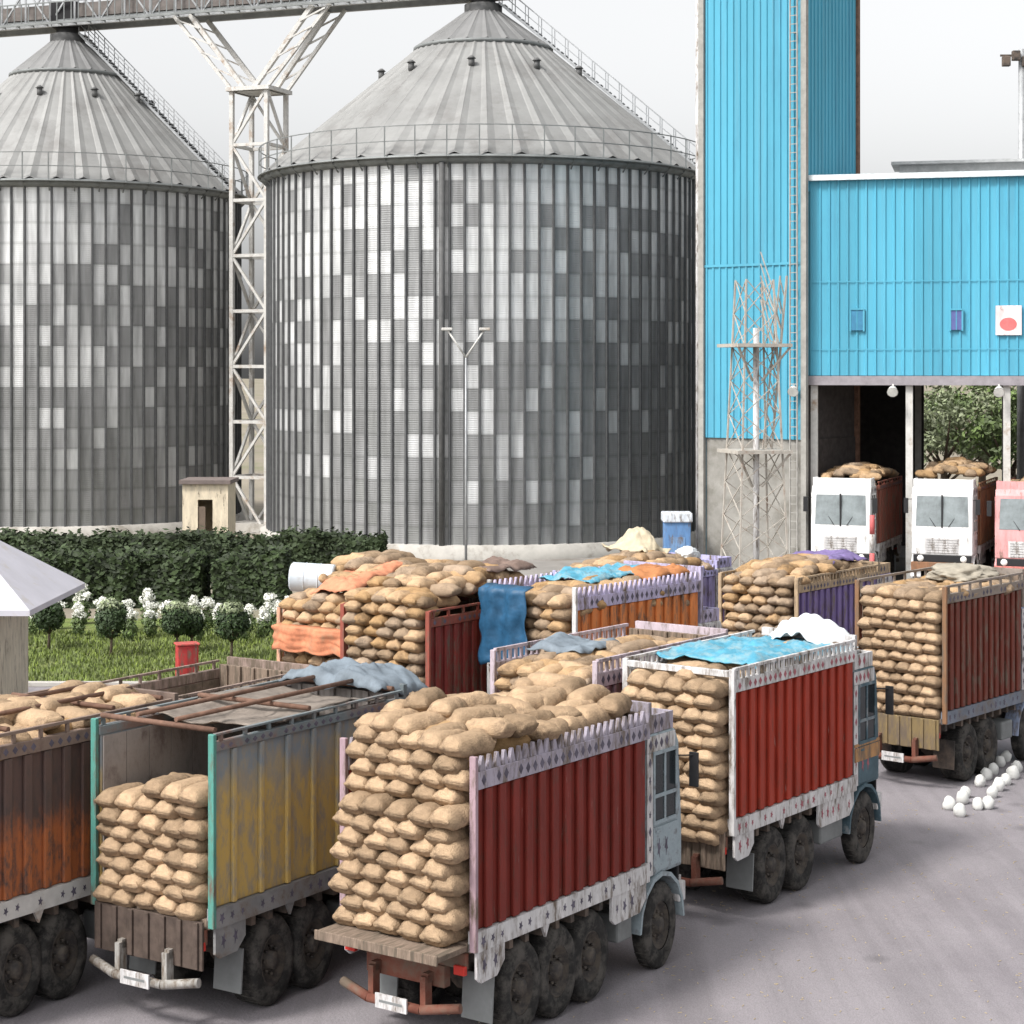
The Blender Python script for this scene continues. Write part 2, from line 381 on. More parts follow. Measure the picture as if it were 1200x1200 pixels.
    b.prism([(xc0, 1.58)] + [p for p in prof[1:] if p[1] > 1.5 or False] + [], -Wc, Wc) if False else b.prism([(xc0, 1.62), (xc1+.04, 1.62)] + prof[3:], -Wc, Wc)
    cab = b.build('cab', cabm, root, .05)
    b = MB()
    b.prism([(xc1-.12, 2.52), (xc1-.105, 2.52), (xc1-.02, 2.52)], 0, .001) if False else None
    # windscreen slab leaning with the front
    def fx_at(z): return xc1+.04 - (.10)*(z-2.35)/(cz-.25-2.35)
    z0, z1 = (2.75 if facing else 2.5), cz-.36
    b.add([(fx_at(z0)+.012, -Wc+.16, z0), (fx_at(z0)+.012, Wc-.16, z0), (fx_at(z1)+.012, Wc-.2, z1), (fx_at(z1)+.012, -Wc+.2, z1),
           (fx_at(z0)-.03, -Wc+.16, z0), (fx_at(z0)-.03, Wc-.16, z0), (fx_at(z1)-.03, Wc-.2, z1), (fx_at(z1)-.03, -Wc+.2, z1)],
          [(0,1,2,3), (7,6,5,4), (0,4,5,1), (1,5,6,2), (2,6,7,3), (3,7,4,0)])
    b.build('windscreen', M_glass_refl if facing else M_glass, cab)
    b = MB(); b.box(fx_at(z0)-.02, fx_at(z0)+.03, -.03, .03, z0-.05, z1+.05)
    for s in (-1, 1): b.beam((fx_at(z0)+.03, s*.25, z0-.02), (fx_at(z1)+.03, s*.6, z0+.5), .02, .02)
    b.build('wiper_frame', M_black, cab)
    for s in (-1, 1):
        y = s*Wc
        b = MB().box(xc0+.2, xc1-.14, *sorted((y, y+s*.022)), 1.7, 2.45); deco_band(b, xc0+.25, xc1-.18, y+s*.022, 1.8, 2.4, s, .22, 1, 1)
        b.box(xc0+.26, xc0+.4, *sorted((y+s*.022, y+s*.05)), 2.36, 2.4)
        b.build('door', [cabm, deco], cab, .01)
        b = MB().box(xc0+.24, xc1-.2, *sorted((y, y+s*.012)), 2.55, cz-.35); b.build('window', M_glass, cab)
        b = MB(); xm = (xc0+xc1)/2
        for zz in (2.53, 2.98, cz-.34): b.box(xc0+.2, xc1-.17, *sorted((y+s*.013, y+s*.035)), zz-.03, zz+.03)
        for xx in (xc0+.22, xm, xc1-.19): b.box(xx-.025, xx+.025, *sorted((y+s*.013, y+s*.03)), 2.5, cz-.33)
        b.build('window_frame', cabm, cab)
        b = MB(); ya_ = y+s*.012; b.box(xc0+.01, xc1-.22, *sorted((y, ya_)), cz-.31, cz-.04); deco_band(b, xc0+.03, xc1-.24, ya_, cz-.31, cz-.04, s, .17, 1, 0)
        b.box(xc0+.005, xc0+.19, *sorted((y, ya_)), 1.66, cz-.32); 
        for k in range(7): deco_band(b, xc0+.02, xc0+.17, ya_, 1.7+k*.29, 1.95+k*.29, s, .14, 1, k % 2)
        b.build('painted_trim', [M_white, deco], cab)
        if stripe:
            b = MB().box(xc0+.01, xc1-.02, *sorted((y, y+s*.03)), 2.46, 2.50-.001+.02); b.box(xc0+.01, xc1-.02, *sorted((y+s*.024, y+s*.04)), 2.16, 2.44); b.build('stripe', stripe, cab)
        b = MB(); b.beam((xc1-.1, y, cz-.5), (xc1+.08, y+s*.22, cz-.5), .025); b.box(xc1+.06, xc1+.1, *sorted((y+s*.12, y+s*.3)), cz-1.05, cz-.45)
        b.build('mirror', M_black, cab, .01)
        b = MB().lathe([(.001, .05), (.1, .045), (.13, .0)], 14, 'z', (0, 0, 0)); 
        b2 = MB()
        for vv in b.v: b2.v.append((xc1+.05+vv[2], s*(Wc-.35)+vv[0], 1.48+vv[1]))
        b2.f, b2.m, b2.sm = b.f, b.m, b.sm
        b2.build('headlight', M_lens, cab)
        # wheel arch
        b = MB(); rr = .82
        outer = [(front_axle+rr*1.02*math.cos(t*math.pi/8)*.88, .75+rr*1.12*math.sin(t*math.pi/8)) for t in range(9)]
        inn = [(front_axle+rr*.95*math.cos(t*math.pi/8)*.88, .75+rr*1.03*math.sin(t*math.pi/8)) for t in range(9)]
        ya, yb = sorted((s*(W-.42), s*(W-.02)))
        for i in range(8):
            q = [outer[i], outer[i+1], inn[i+1], inn[i]]; b.prism(q, ya, yb)
        b.build('wheel_arch', cabm, cab)
    b = MB()
    for i in range(6): b.box(xc1+.045, xc1+.075, -.62, .62, 1.72+i*.1, 1.77+i*.1)
    b.box(xc1+.04, xc1+.05, -.68, .68, 1.68, 2.3, 0)
    b.build('grille', M_galvd if not facing else M_white, cab)
    b = MB().box(xc1-.08, xc1+.14, -W+.05, W-.05, 1.0, 1.34); b.box(xc1-.02, xc1+.04, -W+.12, W-.12, 1.34, 1.62, 1)
    b.build('front_bumper', [side_mat if facing else (beam_mat or M_white), M_black], root, .02)
    # painted crown board above the cab
    b = MB().box(xc0+.1, xc0+.2, -W+.08, W-.08, cz, zr+.08)
    for s in (-1, 1):
        b.box(xc0+.2, xc1-.3, *sorted((s*(W-.14), s*(W-.08))), cz, cz+.3); deco_band(b, xc0+.22, xc1-.32, s*(W-.08), cz, cz+.3, s, .2, 1, 0)
    b.box(xc1-.3, xc1-.24, -W+.08, W-.08, cz, cz+.3)
    b.build('crown_board', [cabm if facing else rail_mat, deco], root, .01)
    return root, T

lav = paint('lavender_paint', (.34, .31, .37), damt=.4)

# A : cut by the left edge
red_brown = two_tone('rust_orange_boards', (.36, .11, .035), (.10, .06, .05), 3.0, .5, (.07, .05, .045))
yb = two_tone('faded_yellow_and_blue', (.48, .33, .10), (.20, .23, .25), 3.75, .75, (.27, .24, .19))
cred = paint('dark_red_paint', (.165, .022, .015), damt=.22, dirt=(.10, .035, .025), dscale=3.5)
scuff(cred)
dred = paint('bright_red_paint', (.30, .035, .018), damt=.2, dirt=(.17, .04, .025), dscale=3.5)
scuff(dred)
ered = paint('brown_red_paint', (.14, .032, .02), damt=.3)
blue_p = paint('sky_blue_paint', (.22, .38, .50), damt=.3)
teal = paint('teal_paint', (.08, .25, .21), damt=.35)
orange_p = paint('orange_paint', (.60, .20, .06), damt=.3)
salmon = paint('salmon_paint', (.52, .22, .13), damt=.35)
cream = paint('cream_paint', (.62, .55, .42), damt=.2)
tarp_blue = mat('blue_tarp', (.07, .27, .38), rough=.5, var=.3, scale=4, bump=.7, bscale=7, dirt=(.22, .34, .38), damt=.4, dscale=3)
tarp_dk = mat('dark_blue_tarp', (.018, .075, .15), rough=.5, var=.3, scale=4, bump=.5, bscale=4)
tarp_gr = mat('grey_tarp', (.15, .18, .21), rough=.7, var=.3, scale=3, bump=.5, bscale=4)
cloth_w = mat('white_sheet', (.60, .63, .65), rough=.8, var=.08, scale=4, bump=.4, bscale=4)

GQ = 'jute sacks on the trucks'
bRR = (-4.61, 29.5); th_b = 33
bl = (-math.cos(R(33)), math.sin(R(33))); bf = (math.sin(R(33)), math.cos(R(33)))
aRR = (bRR[0]+bl[0]*3.05-bf[0]*2.55, bRR[1]+bl[1]*3.05-bf[1]*2.55)
A, TA = make_truck(aRR, 33, 'rust orange and brown truck cut off by the left edge of the photo', side_mat=red_brown, rail_mat=mat('brown_rail', (.22, .16, .13), var=.3, dirt=(.1, .07, .06)), beam_mat=M_pale, cab_mat=cream,
                   post_mat=ered, rail='bar', bars=5, tail='hang', ribs=11, axles=(1.5, 2.5))
B, TB = make_truck(bRR, th_b, 'faded yellow and blue truck, half full, with sacks only in its tail', side_mat=yb, rail_mat=mat('grey_blue_rail', (.16, .19, .20), var=.3, dirt=(.18, .12, .1)), beam_mat=mat('grey_beam', (.22, .22, .22), var=.3, dirt=DIRT),
                   cab_mat=blue_p, post_mat=teal, rail='bar', bars=3, tail=mat('dark_tail_boards', (.075, .055, .045), rough=.9, var=.4, scale=4), ribs=7, rib_w=.05, axles=(1.55, 2.6), zt=4.35, zr=4.6, bumper_mat=paint('worn_white', (.34, .33, .31), damt=.5), inner=mat('grey_boards', (.30, .27, .25), rough=.9, var=.3, scale=3, stretch=(1, 9, .6), dirt=(.16, .13, .12)))
C, TC = make_truck((-.566, 28.3), 35.4, 'dark red truck in the foreground heaped with sacks over an open tailboard', side_mat=cred, rail_mat=lav, beam_mat=M_white, cab_mat=mat('pale_blue_cab', (.30, .36, .39), var=.25, scale=4, dirt=(.16, .17, .18), damt=.35, dscale=4),
                   post_mat=paint('mauve_post', (.34, .24, .27)), tail='shelf', ribs=13, zt=4.02, zr=4.5)
D, TD = make_truck((4.06, 35.4), 37, 'bright red truck with white post and pickets, blue tarp on its load', side_mat=dred, rail_mat=M_white, beam_mat=M_white, cab_mat=mat('dark_teal_cab', (.07, .115, .14), var=.3, dirt=(.3, .3, .3), damt=.2),
                   post_mat=M_white, rail='picket', tail='hang', ribs=13, axles=(1.65, 2.8), zt=4.27, zr=4.68, front_axle=5.45, width=2.35, rear_bar=True, deco=mat('pink_deco', (.30, .10, .12)), stripe=paint('ochre_stripe', (.38, .20, .08), damt=.45))
E, TE = make_truck((10.5, 46.6), 40, 'brown red truck by the white stones, tail fully stacked with sacks', side_mat=ered, rail_mat=mat('drab_rail', (.26, .22, .19), var=.3, dirt=DIRT), beam_mat=mat('drab_blue_beam', (.16, .18, .22), var=.3, dirt=DIRT),
                   cab_mat=paint('slate_blue_cab', (.25, .30, .42)), post_mat=paint('brown_post', (.22, .12, .065)), rail='bar', tail=paint('drab_board', (.20, .145, .07), damt=.5), body=4.3, cabl=1.1, front_axle=4.8, width=2.4, axles=(1.4, 2.5), zt=4.55, zr=4.95, skirt=False)
H, TH = make_truck((1.62, 37.3), 37, 'truck with mauve rails standing between the bright red truck and the orange truck', side_mat=paint('mauve_boards', (.25, .16, .18)), rail_mat=paint('pale_mauve', (.45, .38, .42)), rail='picket', tail='hang', zt=4.05, zr=4.55, axles=(1.6, 2.7))
G, TG = make_truck((1.4, 42.9), 40, 'orange sided truck with lavender rail and dark blue tail tarp', side_mat=orange_p, rail_mat=paint('lilac_paint', (.44, .40, .56)), rail='zigzag', tail='hang', zt=4.85, zr=5.35, axles=(1.6, 2.7), post_mat=M_white)
Fk, TF = make_truck((-1.9, 43.4), 35, 'dark red brown truck with high sack mound, in front of the tall silo', side_mat=paint('maroon_boards', (.20, .035, .03)), rail_mat=paint('maroon_rail', (.26, .07, .05)), rail='bar', tail='hang', zt=4.4, zr=4.75, axles=(1.6, 2.7))
K, TK = make_truck((-3.7, 46), 35, 'salmon sided truck with sack mound, nearest to the lawn', side_mat=salmon, rail_mat=paint('salmon_rail', (.55, .30, .20)), rail='zigzag', tail='hang', zt=3.95, zr=4.35, axles=(1.6, 2.7))
I_, TI = make_truck((8.0, 54), 38, 'loaded truck with purple front half hidden behind the bright red truck', side_mat=paint('purple_boards', (.18, .13, .30)), rail_mat=paint('tan_rail', (.38, .28, .18)), rail='picket', tail='hang', zt=3.95, zr=4.35, axles=(1.6, 2.7), cab_mat=paint('violet_cab', (.22, .17, .36)))
L_, TL = make_truck((3.2, 56), 40, 'loaded truck with pale violet rail carrying the cream sheet', side_mat=paint('violet_boards', (.30, .26, .44)), rail_mat=paint('violet_rail', (.40, .38, .62)), rail='zigzag', tail='hang', zt=3.85, zr=4.2, axles=(1.6, 2.7))

M_, TM = make_truck((-7.0, 36.6), 33, 'low empty truck with dusty maroon boards between the left trucks and the lawn', side_mat=paint('dusty_maroon', (.15, .06, .05), damt=.5), rail_mat=paint('dusty_rose', (.30, .22, .19), damt=.5), cab_mat=paint('dusty_brown_cab', (.24, .17, .13), damt=.5),
                   rail='bar', tail='hang', zt=3.5, zr=3.85, axles=(1.6, 2.7), cab_z=3.45)
# shed trucks drive out towards the camera
def shed_truck(px, Y, label, cm, bm, load_z):
    phi = 22; sc_ = 1.15; W = 1.25*sc_
    cx = at(px, Y); length = (4.9+.08+1.15)*sc_
    f = (-math.sin(R(phi)), -math.cos(R(phi)))         # forward
    th = 180+phi                                       # sin(th)=-sin(phi), cos(th)=-cos(phi)
    lx, ly = -math.cos(R(th)), math.sin(R(th))
    rear = (cx-f[0]*length, Y-f[1]*length)
    root, T = make_truck((rear[0]-lx*1.25, rear[1]-ly*1.25), th, label, 'cargo trucks coming out of the blue hall', side_mat=bm, rail_mat=bm, beam_mat=M_white, cab_mat=cm, tail='hang', axles=(1.6, 2.7), facing=True, rail='bar', cab_z=4.3, zt=4.1, zr=4.4)
    root.scale = (sc_,)*3
    T = Matrix.Translation(root.location) @ Matrix.Rotation(R(90-th), 4, 'Z') @ Matrix.Scale(sc_, 4)
    top_load(T, .1, 4.8, lambda x, y: load_z-.25*abs(y)-.1*abs(x-2.5), '', True)
    return root, T
white_cab = paint('white_cab', (.74, .74, .74), damt=.12)
pink_cab = paint('pink_cab', (.62, .30, .30), damt=.2)
S1, _ = shed_truck(985, 88, 'white cabbed truck coming out of the left bay of the blue hall', white_cab, paint('shed_red', (.22, .07, .05)), 5.0)
S2, _ = shed_truck(1104, 87, 'white cabbed truck coming out of the middle bay of the blue hall', white_cab, paint('shed_ochre', (.26, .13, .07)), 5.2)
S3, _ = shed_truck(1203, 85, 'pink and white cabbed truck at the right edge by the blue hall', pink_cab, paint('shed_pink', (.5, .16, .14)), 4.6)

# ------------------------------------------------------------------ loads
whoC = 'dark red foreground truck'
rear_stack(TC, -.36, 1.74, 5, 8, whoC, 'lower stack', width=2.24, group=GQ, pitch=.248, lim=.96)
rear_stack(TC, -.08, 3.74, 5, 4, whoC, 'upper stack', width=2.2, group=GQ, pitch=.25, lim=.93)
def zC(x, y): return 4.62 + .18*math.sin(x*1.3+.6) + .30*math.exp(-((y-.25)/.7)**2) - .05 + .05*noise.noise(Vector((x*2, y*2, 3))) - (.15 if x < .5 else 0)
top_load(TC, .1, 4.75, zC, whoC, group=GQ, dx=.60, dy=.42)
top_load(TC, .2, 4.6, lambda x, y: zC(x, y)-.24, whoC, True, dx=.7, dy=.5)
whoB = 'half full yellow truck'
rear_stack(TB, -.1, 1.74, 5, 8, whoB, 'tail stack', width=2.26, group=GQ, skip=lambda r, c: (r == 7 and c < 2))
for i in range(10):
    put_sack(TB @ loc_m(.95+random.uniform(0, .5), -.75+i*.165, 3.5-.3*random.random(), random.uniform(-1.5, 1.5), .15, .1), 'sack slumped behind the tail stack of the half full yellow truck', GQ)
whoD = 'bright red truck'
rear_stack(TD, -.3, 1.45, 5, 12, whoD, 'tail stack', width=2.1, group=GQ, pitch=.25, lim=.85)
top_load(TD, .05, 2.3, lambda x, y: 4.45-.08*y*y, whoD, group=GQ, dx=.6, dy=.5)
top_load(TD, 2.3, 4.8, lambda x, y: 4.45-.08*y*y, whoD, True)
whoE = 'brown red truck by white stones'
rear_stack(TE, -.14, 1.74, 6, 11, whoE, 'tail', width=2.2, group=GQ, pitch=.258, small=.92)
top_load(TE, .1, 4.2, lambda x, y: 4.68, whoE, True)
top_load(TA, 1.3, 4.8, lambda x, y: 4.55-.12*y*y+.08*math.sin(x*3), 'the rust orange truck at the left edge', group=GQ, dx=.66, dy=.5)
top_load(TA, 0, 4.8, lambda x, y: 4.3, '', True)
def mound(T, z, amp, x0=.1, x1=4.8, rear=None):
    top_load(T, x0, x1, lambda x, y: z+amp*math.sin((x-x0)/(x1-x0)*math.pi)-.18*y*y, '', True)
    top_load(T, x0, x1, lambda x, y: z-.3+amp*math.sin((x-x0)/(x1-x0)*math.pi)-.15*y*y, '', True, dx=.7, dy=.5)
    rear_stack(T, -.12, 1.74, 5, int((z-1.5)/.26), '', '', True, pitch=.26)
mound(TH, 4.25, .2); mound(TG, 4.95, .25); mound(TF, 5.0, .5); mound(TK, 4.5, 1.0); mound(TI, 4.35, .3); mound(TL, 4.2, .35)
so = STUFF.build('jute_sacks', M_jute)
tag(so, 'tan jute sacks heaped on the farther trucks and under the top layers', 'sacks', GQ, 'stuff')

# ------------------------------------------------------------------ tarps and bundles
def sheet(name, T, x0, x1, y0, y1, zf, m, label, cat, amp=.1, drop=.0, nx=36, ny=22, thick=.02, seed=0):
    b = MB(); v = []
    for i in range(nx+1):
        for j in range(ny+1):
            x = x0+(x1-x0)*i/nx; y = y0+(y1-y0)*j/ny
            p = Vector((x*1.7+seed, y*1.7, seed*.7))
            n1 = noise.noise(p)*amp + abs(noise.noise(p*2.3))*amp*.6 + noise.noise(p*5)*amp*.2
            ex = min(i, nx-i)/nx; ey = min(j, ny-j)/ny
            d = drop*(1-min(1, min(ex, ey)*7))**2
            v.append(T @ Vector((x+noise.noise(p+Vector((9, 0, 0)))*.12, y+noise.noise(p+Vector((0, 9, 0)))*.12, zf(x, y)+n1-d)))
    b.add(v, [(i*(ny+1)+j, (i+1)*(ny+1)+j, (i+1)*(ny+1)+j+1, i*(ny+1)+j+1) for i in range(nx) for j in range(ny)], 0, True)
    o = b.build(name, m); md = o.modifiers.new('solid', 'SOLIDIFY'); md.thickness = thick
    return tag(o, label, cat)
sheet('tarpaulin', TD, 1.0, 4.95, -1.12, 1.3, lambda x, y: 4.66+.06*math.sin(x), tarp_blue, 'bright blue tarpaulin spread over the load of the bright red truck', 'tarpaulin', .16, .1, seed=3)
sheet('tarpaulin', TG, 1.7, 4.6, -.4, 1.2, lambda x, y: 5.35, tarp_blue, 'faded blue tarpaulin on the load of the orange sided truck', 'tarpaulin', .18, .1, seed=7)
sheet('tarpaulin', TB, 1.1, 4.5, -1.2, 1.2, lambda x, y: 4.62-.10*(1-(y/1.2)**2)+.05*math.sin(x*2.6), mat('dusty_tarp', (.20, .17, .145), rough=.9, var=.3, scale=2.5, dirt=(.12, .10, .085), damt=.35, dscale=1.6, bump=.4, bscale=6), 'dusty brown sheet stretched over the top of the faded yellow truck', 'tarpaulin', .07, .02, seed=31)
sheet('tarpaulin', TB, 4.5, 6.0, -1.15, 1.2, lambda x, y: 4.85-.05*x*.2, tarp_gr, 'crumpled grey tarpaulin over the front of the faded yellow truck', 'tarpaulin', .22, .2, seed=12)
sheet('tarpaulin', TH, .9, 2.4, -.3, 1.1, lambda x, y: 4.62, tarp_gr, 'crumpled grey tarpaulin on the load of the mauve railed truck', 'tarpaulin', .15, .1, seed=17)
sheet('tarpaulin', TF, 2.6, 4.7, -1.1, .2, lambda x, y: 5.5, mat('brown_tarp', (.17, .12, .10), rough=.85, var=.3, scale=4, bump=.4, bscale=5), 'dark brown tarpaulin on the front of the high mound of the dark red brown truck', 'tarpaulin', .16, .12, seed=61)
sheet('tarpaulin', TI, 2.6, 4.8, -1.0, 1.0, lambda x, y: 4.70, mat('violet_tarp', (.16, .12, .26), rough=.7, var=.3, scale=4, bump=.4, bscale=5), 'dull violet tarpaulin on the load of the truck with the purple side', 'tarpaulin', .14, .12, seed=67)
sheet('tarpaulin', TG, 3.4, 4.9, -1.1, .3, lambda x, y: 5.4, mat('rust_tarp', (.36, .15, .06), rough=.8, var=.3, scale=4, bump=.4, bscale=5), 'rust orange tarpaulin at the front of the load on the orange sided truck', 'tarpaulin', .16, .12, seed=71)
def tail_cloth(T, y0, wd, zt_, ln, m, label):
    b = MB(); v = []
    for i in range(17):
        for j in range(21):
            y = y0-i*wd/16; z = zt_-j*ln/20
            v.append(T @ Vector((-.42+.05*math.sin(i*.9+j*.15)+.04*noise.noise(Vector((i*.4, j*.3, wd)))+(.28 if j == 0 else 0), y-.3*max(0, (j-8)/20)*(i/16)+.03*math.sin(j*.8), z-.09*abs(math.sin(i*.55+wd))*j/20)))
    b.add(v, [(i*21+j, (i+1)*21+j, (i+1)*21+j+1, i*21+j+1) for i in range(16) for j in range(20)], 0, True)
    o = b.build('tail_tarp', m); md = o.modifiers.new('solid', 'SOLIDIFY'); md.thickness = .02
    tag(o, label, 'tarpaulin')
tail_cloth(TG, 1.2, 1.36, 5.3, 1.75, tarp_dk, 'dark blue tarpaulin hanging over the tail of the orange sided truck')
tail_cloth(TK, 1.1, 2.2, 4.0, .55, mat('salmon_cloth', (.50, .19, .10), rough=.8, var=.3, scale=5, dirt=(.35, .2, .12)), 'salmon orange cloth hanging over the tail of the truck nearest the lawn')
sheet('tarpaulin', TK, .0, 2.2, -1.1, .3, lambda x, y: 4.95+.25*x, mat('salmon_tarp', (.50, .21, .12), rough=.8, var=.3, scale=5), 'salmon orange sheet crumpled on the sack mound nearest the lawn', 'sheet', .16, .1, seed=23)
def bundle(T, x, y, z, sx, sy, sz, m, label, seed):
    b = MB(); v = []; n, k = 48, 27
    for i in range(k):
        a = math.pi*i/(k-1)-math.pi/2
        for j in range(n):
            t = 2*math.pi*j/n; p = Vector((math.cos(a)*math.cos(t), math.cos(a)*math.sin(t), math.sin(a)))
            d = 1+.26*noise.noise(p*1.6+Vector((seed, 0, 0)))+.14*noise.noise(p*3.6+Vector((seed, 3, 0)))-.14*max(0, 1-abs(noise.noise(Vector((p.x*2, p.y*2, p.z*5))+Vector((seed, 7, 0))))*6)
            v.append(T @ Vector((x+p.x*sx*d, y+p.y*sy*d, z+max(-.6, p.z)*sz*d)))
    b.add(v, [(i*n+j, i*n+(j+1) % n, (i+1)*n+(j+1) % n, (i+1)*n+j) for i in range(k-1) for j in range(n)], 0, True)
    return tag(b.build('sheet_bundle', m), label, 'bundle')
sheet('white_sheet', TD, 4.35, 5.75, -.85, .75, lambda x, y: 4.66+.36*math.exp(-(((x-5.05)/.5)**2+((y+.05)/.6)**2))+.08*math.sin(x*9+y*3), cloth_w, 'white sheet rumpled into a heap beside the bright blue tarpaulin', 'sheet', .2, .12, nx=60, ny=60, seed=41)
b = MB().lathe([(.001, -.55), (.33, -.55), (.36, -.52), (.36, -.2), (.375, -.18), (.36, -.16), (.36, .16), (.375, .18), (.36, .2), (.36, .52), (.33, .55), (.001, .55)], 40, 'y', smooth=False)
o = b.build('plastic_drum', mat('drum_white', (.52, .57, .62), rough=.45, var=.1, dirt=(.36, .36, .36), damt=.25)); o.matrix_world = TK @ loc_m(.8, .85, 5.05, .5, 0, .05); tag(o, 'white plastic drum lying on the sack mound by the dark hedge', 'drum')
bundle(TE, 3.4, .1, 4.9, 1.0, .9, .3, mat('drab_sheet', (.30, .27, .22), rough=.9, var=.25), 'drab folded sheet on the load of the brown red truck', 14)
bundle(TL, 4.3, -.6, 4.5, .4, .35, .25, cloth_w, 'small white bundle on the load of the pale violet railed truck', 21)

# ------------------------------------------------------------------ ground
def asphalt():
    m = mat('yard_asphalt', (.232, .215, .229), rough=.93, var=.07, scale=.3, dirt=(.19, .174, .188), damt=.3, dscale=.16, bump=.3, bscale=18, stretch=(1, .6, 1))
    nt = m.node_tree; N = nt.nodes; L = nt.links; b = N['Principled BSDF']; src = b.inputs['Base Color'].links[0].from_socket
    tc = [n for n in N if n.type == 'TEX_COORD'][0]
    def mul(src, fac_sock, lo, hi, a, c):
        mr = N.new('ShaderNodeMapRange'); mr.inputs[1].default_value = a; mr.inputs[2].default_value = c; mr.inputs[3].default_value = lo; mr.inputs[4].default_value = hi; L.new(fac_sock, mr.inputs[0])
        mx = N.new('ShaderNodeMix'); mx.data_type = 'RGBA'; mx.blend_type = 'MULTIPLY'; mx.inputs[0].default_value = 1; L.new(src, mx.inputs[6]); L.new(mr.outputs[0], mx.inputs[7]); return mx.outputs[2]
    g = N.new('ShaderNodeTexNoise'); g.inputs['Scale'].default_value = 45; g.inputs['Detail'].default_value = 3; L.new(tc.outputs['Object'], g.inputs[0]); src = mul(src, g.outputs['Fac'], .80, 1.18, .3, .7)
    # tyre tracks: streaks along the lane direction
    mp = N.new('ShaderNodeMapping'); mp.inputs['Rotation'].default_value = (0, 0, R(38)); mp.inputs['Scale'].default_value = (1.1, .035, 1); L.new(tc.outputs['Object'], mp.inputs[0])
    t = N.new('ShaderNodeTexNoise'); t.inputs['Scale'].default_value = 1.3; t.inputs['Detail'].default_value = 4; L.new(mp.outputs[0], t.inputs[0]); src = mul(src, t.outputs['Fac'], .84, 1.04, .35, .55)
    # cracks
    v = N.new('ShaderNodeTexVoronoi'); v.feature = 'DISTANCE_TO_EDGE'; v.inputs['Scale'].default_value = .22; v.inputs['Randomness'].default_value = 1
    w_ = N.new('ShaderNodeTexNoise'); w_.inputs['Scale'].default_value = .8; w_.inputs['Detail'].default_value = 5; L.new(tc.outputs['Object'], w_.inputs[0])
    ad = N.new('ShaderNodeMix'); ad.data_type = 'RGBA'; ad.blend_type = 'ADD'; ad.inputs[0].default_value = .9; L.new(tc.outputs['Object'], ad.inputs[6]); L.new(w_.outputs['Color'], ad.inputs[7]); L.new(ad.outputs[2], v.inputs[0])
    src = mul(src, v.outputs['Distance'], .93, 1.0, .0, .006)
    # oil drips
    o = N.new('ShaderNodeTexVoronoi'); o.inputs['Scale'].default_value = .55; L.new(tc.outputs['Object'], o.inputs[0]); src = mul(src, o.outputs['Distance'], .72, 1.0, .06, .17)
    L.new(src, b.inputs['Base Color']); return m
def sheet_obj(name, x0, x1, y0, y1, z, m):
    b = MB().add([(x0, y0, z), (x1, y0, z), (x1, y1, z), (x0, y1, z)], [(0, 1, 2, 3)])
    o = b.build(name, m); tag(o, kind='structure'); return o
asph = asphalt()
sheet_obj('ground', -1500, 1500, -60, 2600, 0, mat('dry_earth', (.24, .21, .165), rough=.95, var=.25, scale=.1, dirt=(.12, .13, .06), damt=.3, dscale=.05))
sheet_obj('yard_road', -60, 60, -20, 62, .004, asph)
sheet_obj('hall_apron', -4, 60, 62, 130, .004, mat('apron', (.25, .235, .22), rough=.92, var=.15, scale=.4, dirt=(.16, .14, .12), dscale=.3))
b = MB(); rg = random.Random(8)
for i in range(900):
    Yg = rg.uniform(30, 46); x = rg.uniform(-1, 13); a = rg.uniform(0, 3.14); l = rg.uniform(.02, .07); 
    b.beam((x, Yg, .012), (x+l*math.cos(a), Yg+l*math.sin(a), .016), .012, .008)
tag(b.build('spilled_straw', mat('straw', (.40, .33, .22), rough=.9)), 'thin scatter of spilled straw and jute ends on the asphalt', 'litter', kind='stuff')
lawnm = mat('lawn', (.13, .17, .045), rough=.95, var=.35, scale=2, dirt=(.17, .17, .07), damt=.3, dscale=.6, bump=.5, bscale=30)
sheet_obj('lawn', -40, -5, 62.5, 79, .03, lawnm)
b = MB().box(-40, -4.8, 62.0, 62.3, 0, .15); b.box(-5.0, -4.7, 62.3, 79, 0, .15); tag(b.build('kerb', M_conc, bevel=.02), kind='structure')
# grass blades on the lawn
b = MB(); rg = random.Random(5)
for i in range(14000):
    x = rg.uniform(-20, -5.2); y = rg.uniform(62.6, 75); h = rg.uniform(.08, .2); a = rg.uniform(0, math.pi); dx, dy = math.cos(a)*.04, math.sin(a)*.04
    lx_, ly_ = rg.uniform(-.06, .06), rg.uniform(-.06, .06)
    b.add([(x-dx, y-dy, .03), (x+dx, y+dy, .03), (x+lx_, y+ly_, .03+h)], [(0, 1, 2)])
tag(b.build('grass', mat('grass_blades', (.15, .19, .05), rough=.8, var=.4, scale=1.5, rnd=.3)), 'short green grass of the lawn beside the hedge', 'grass', kind='stuff')

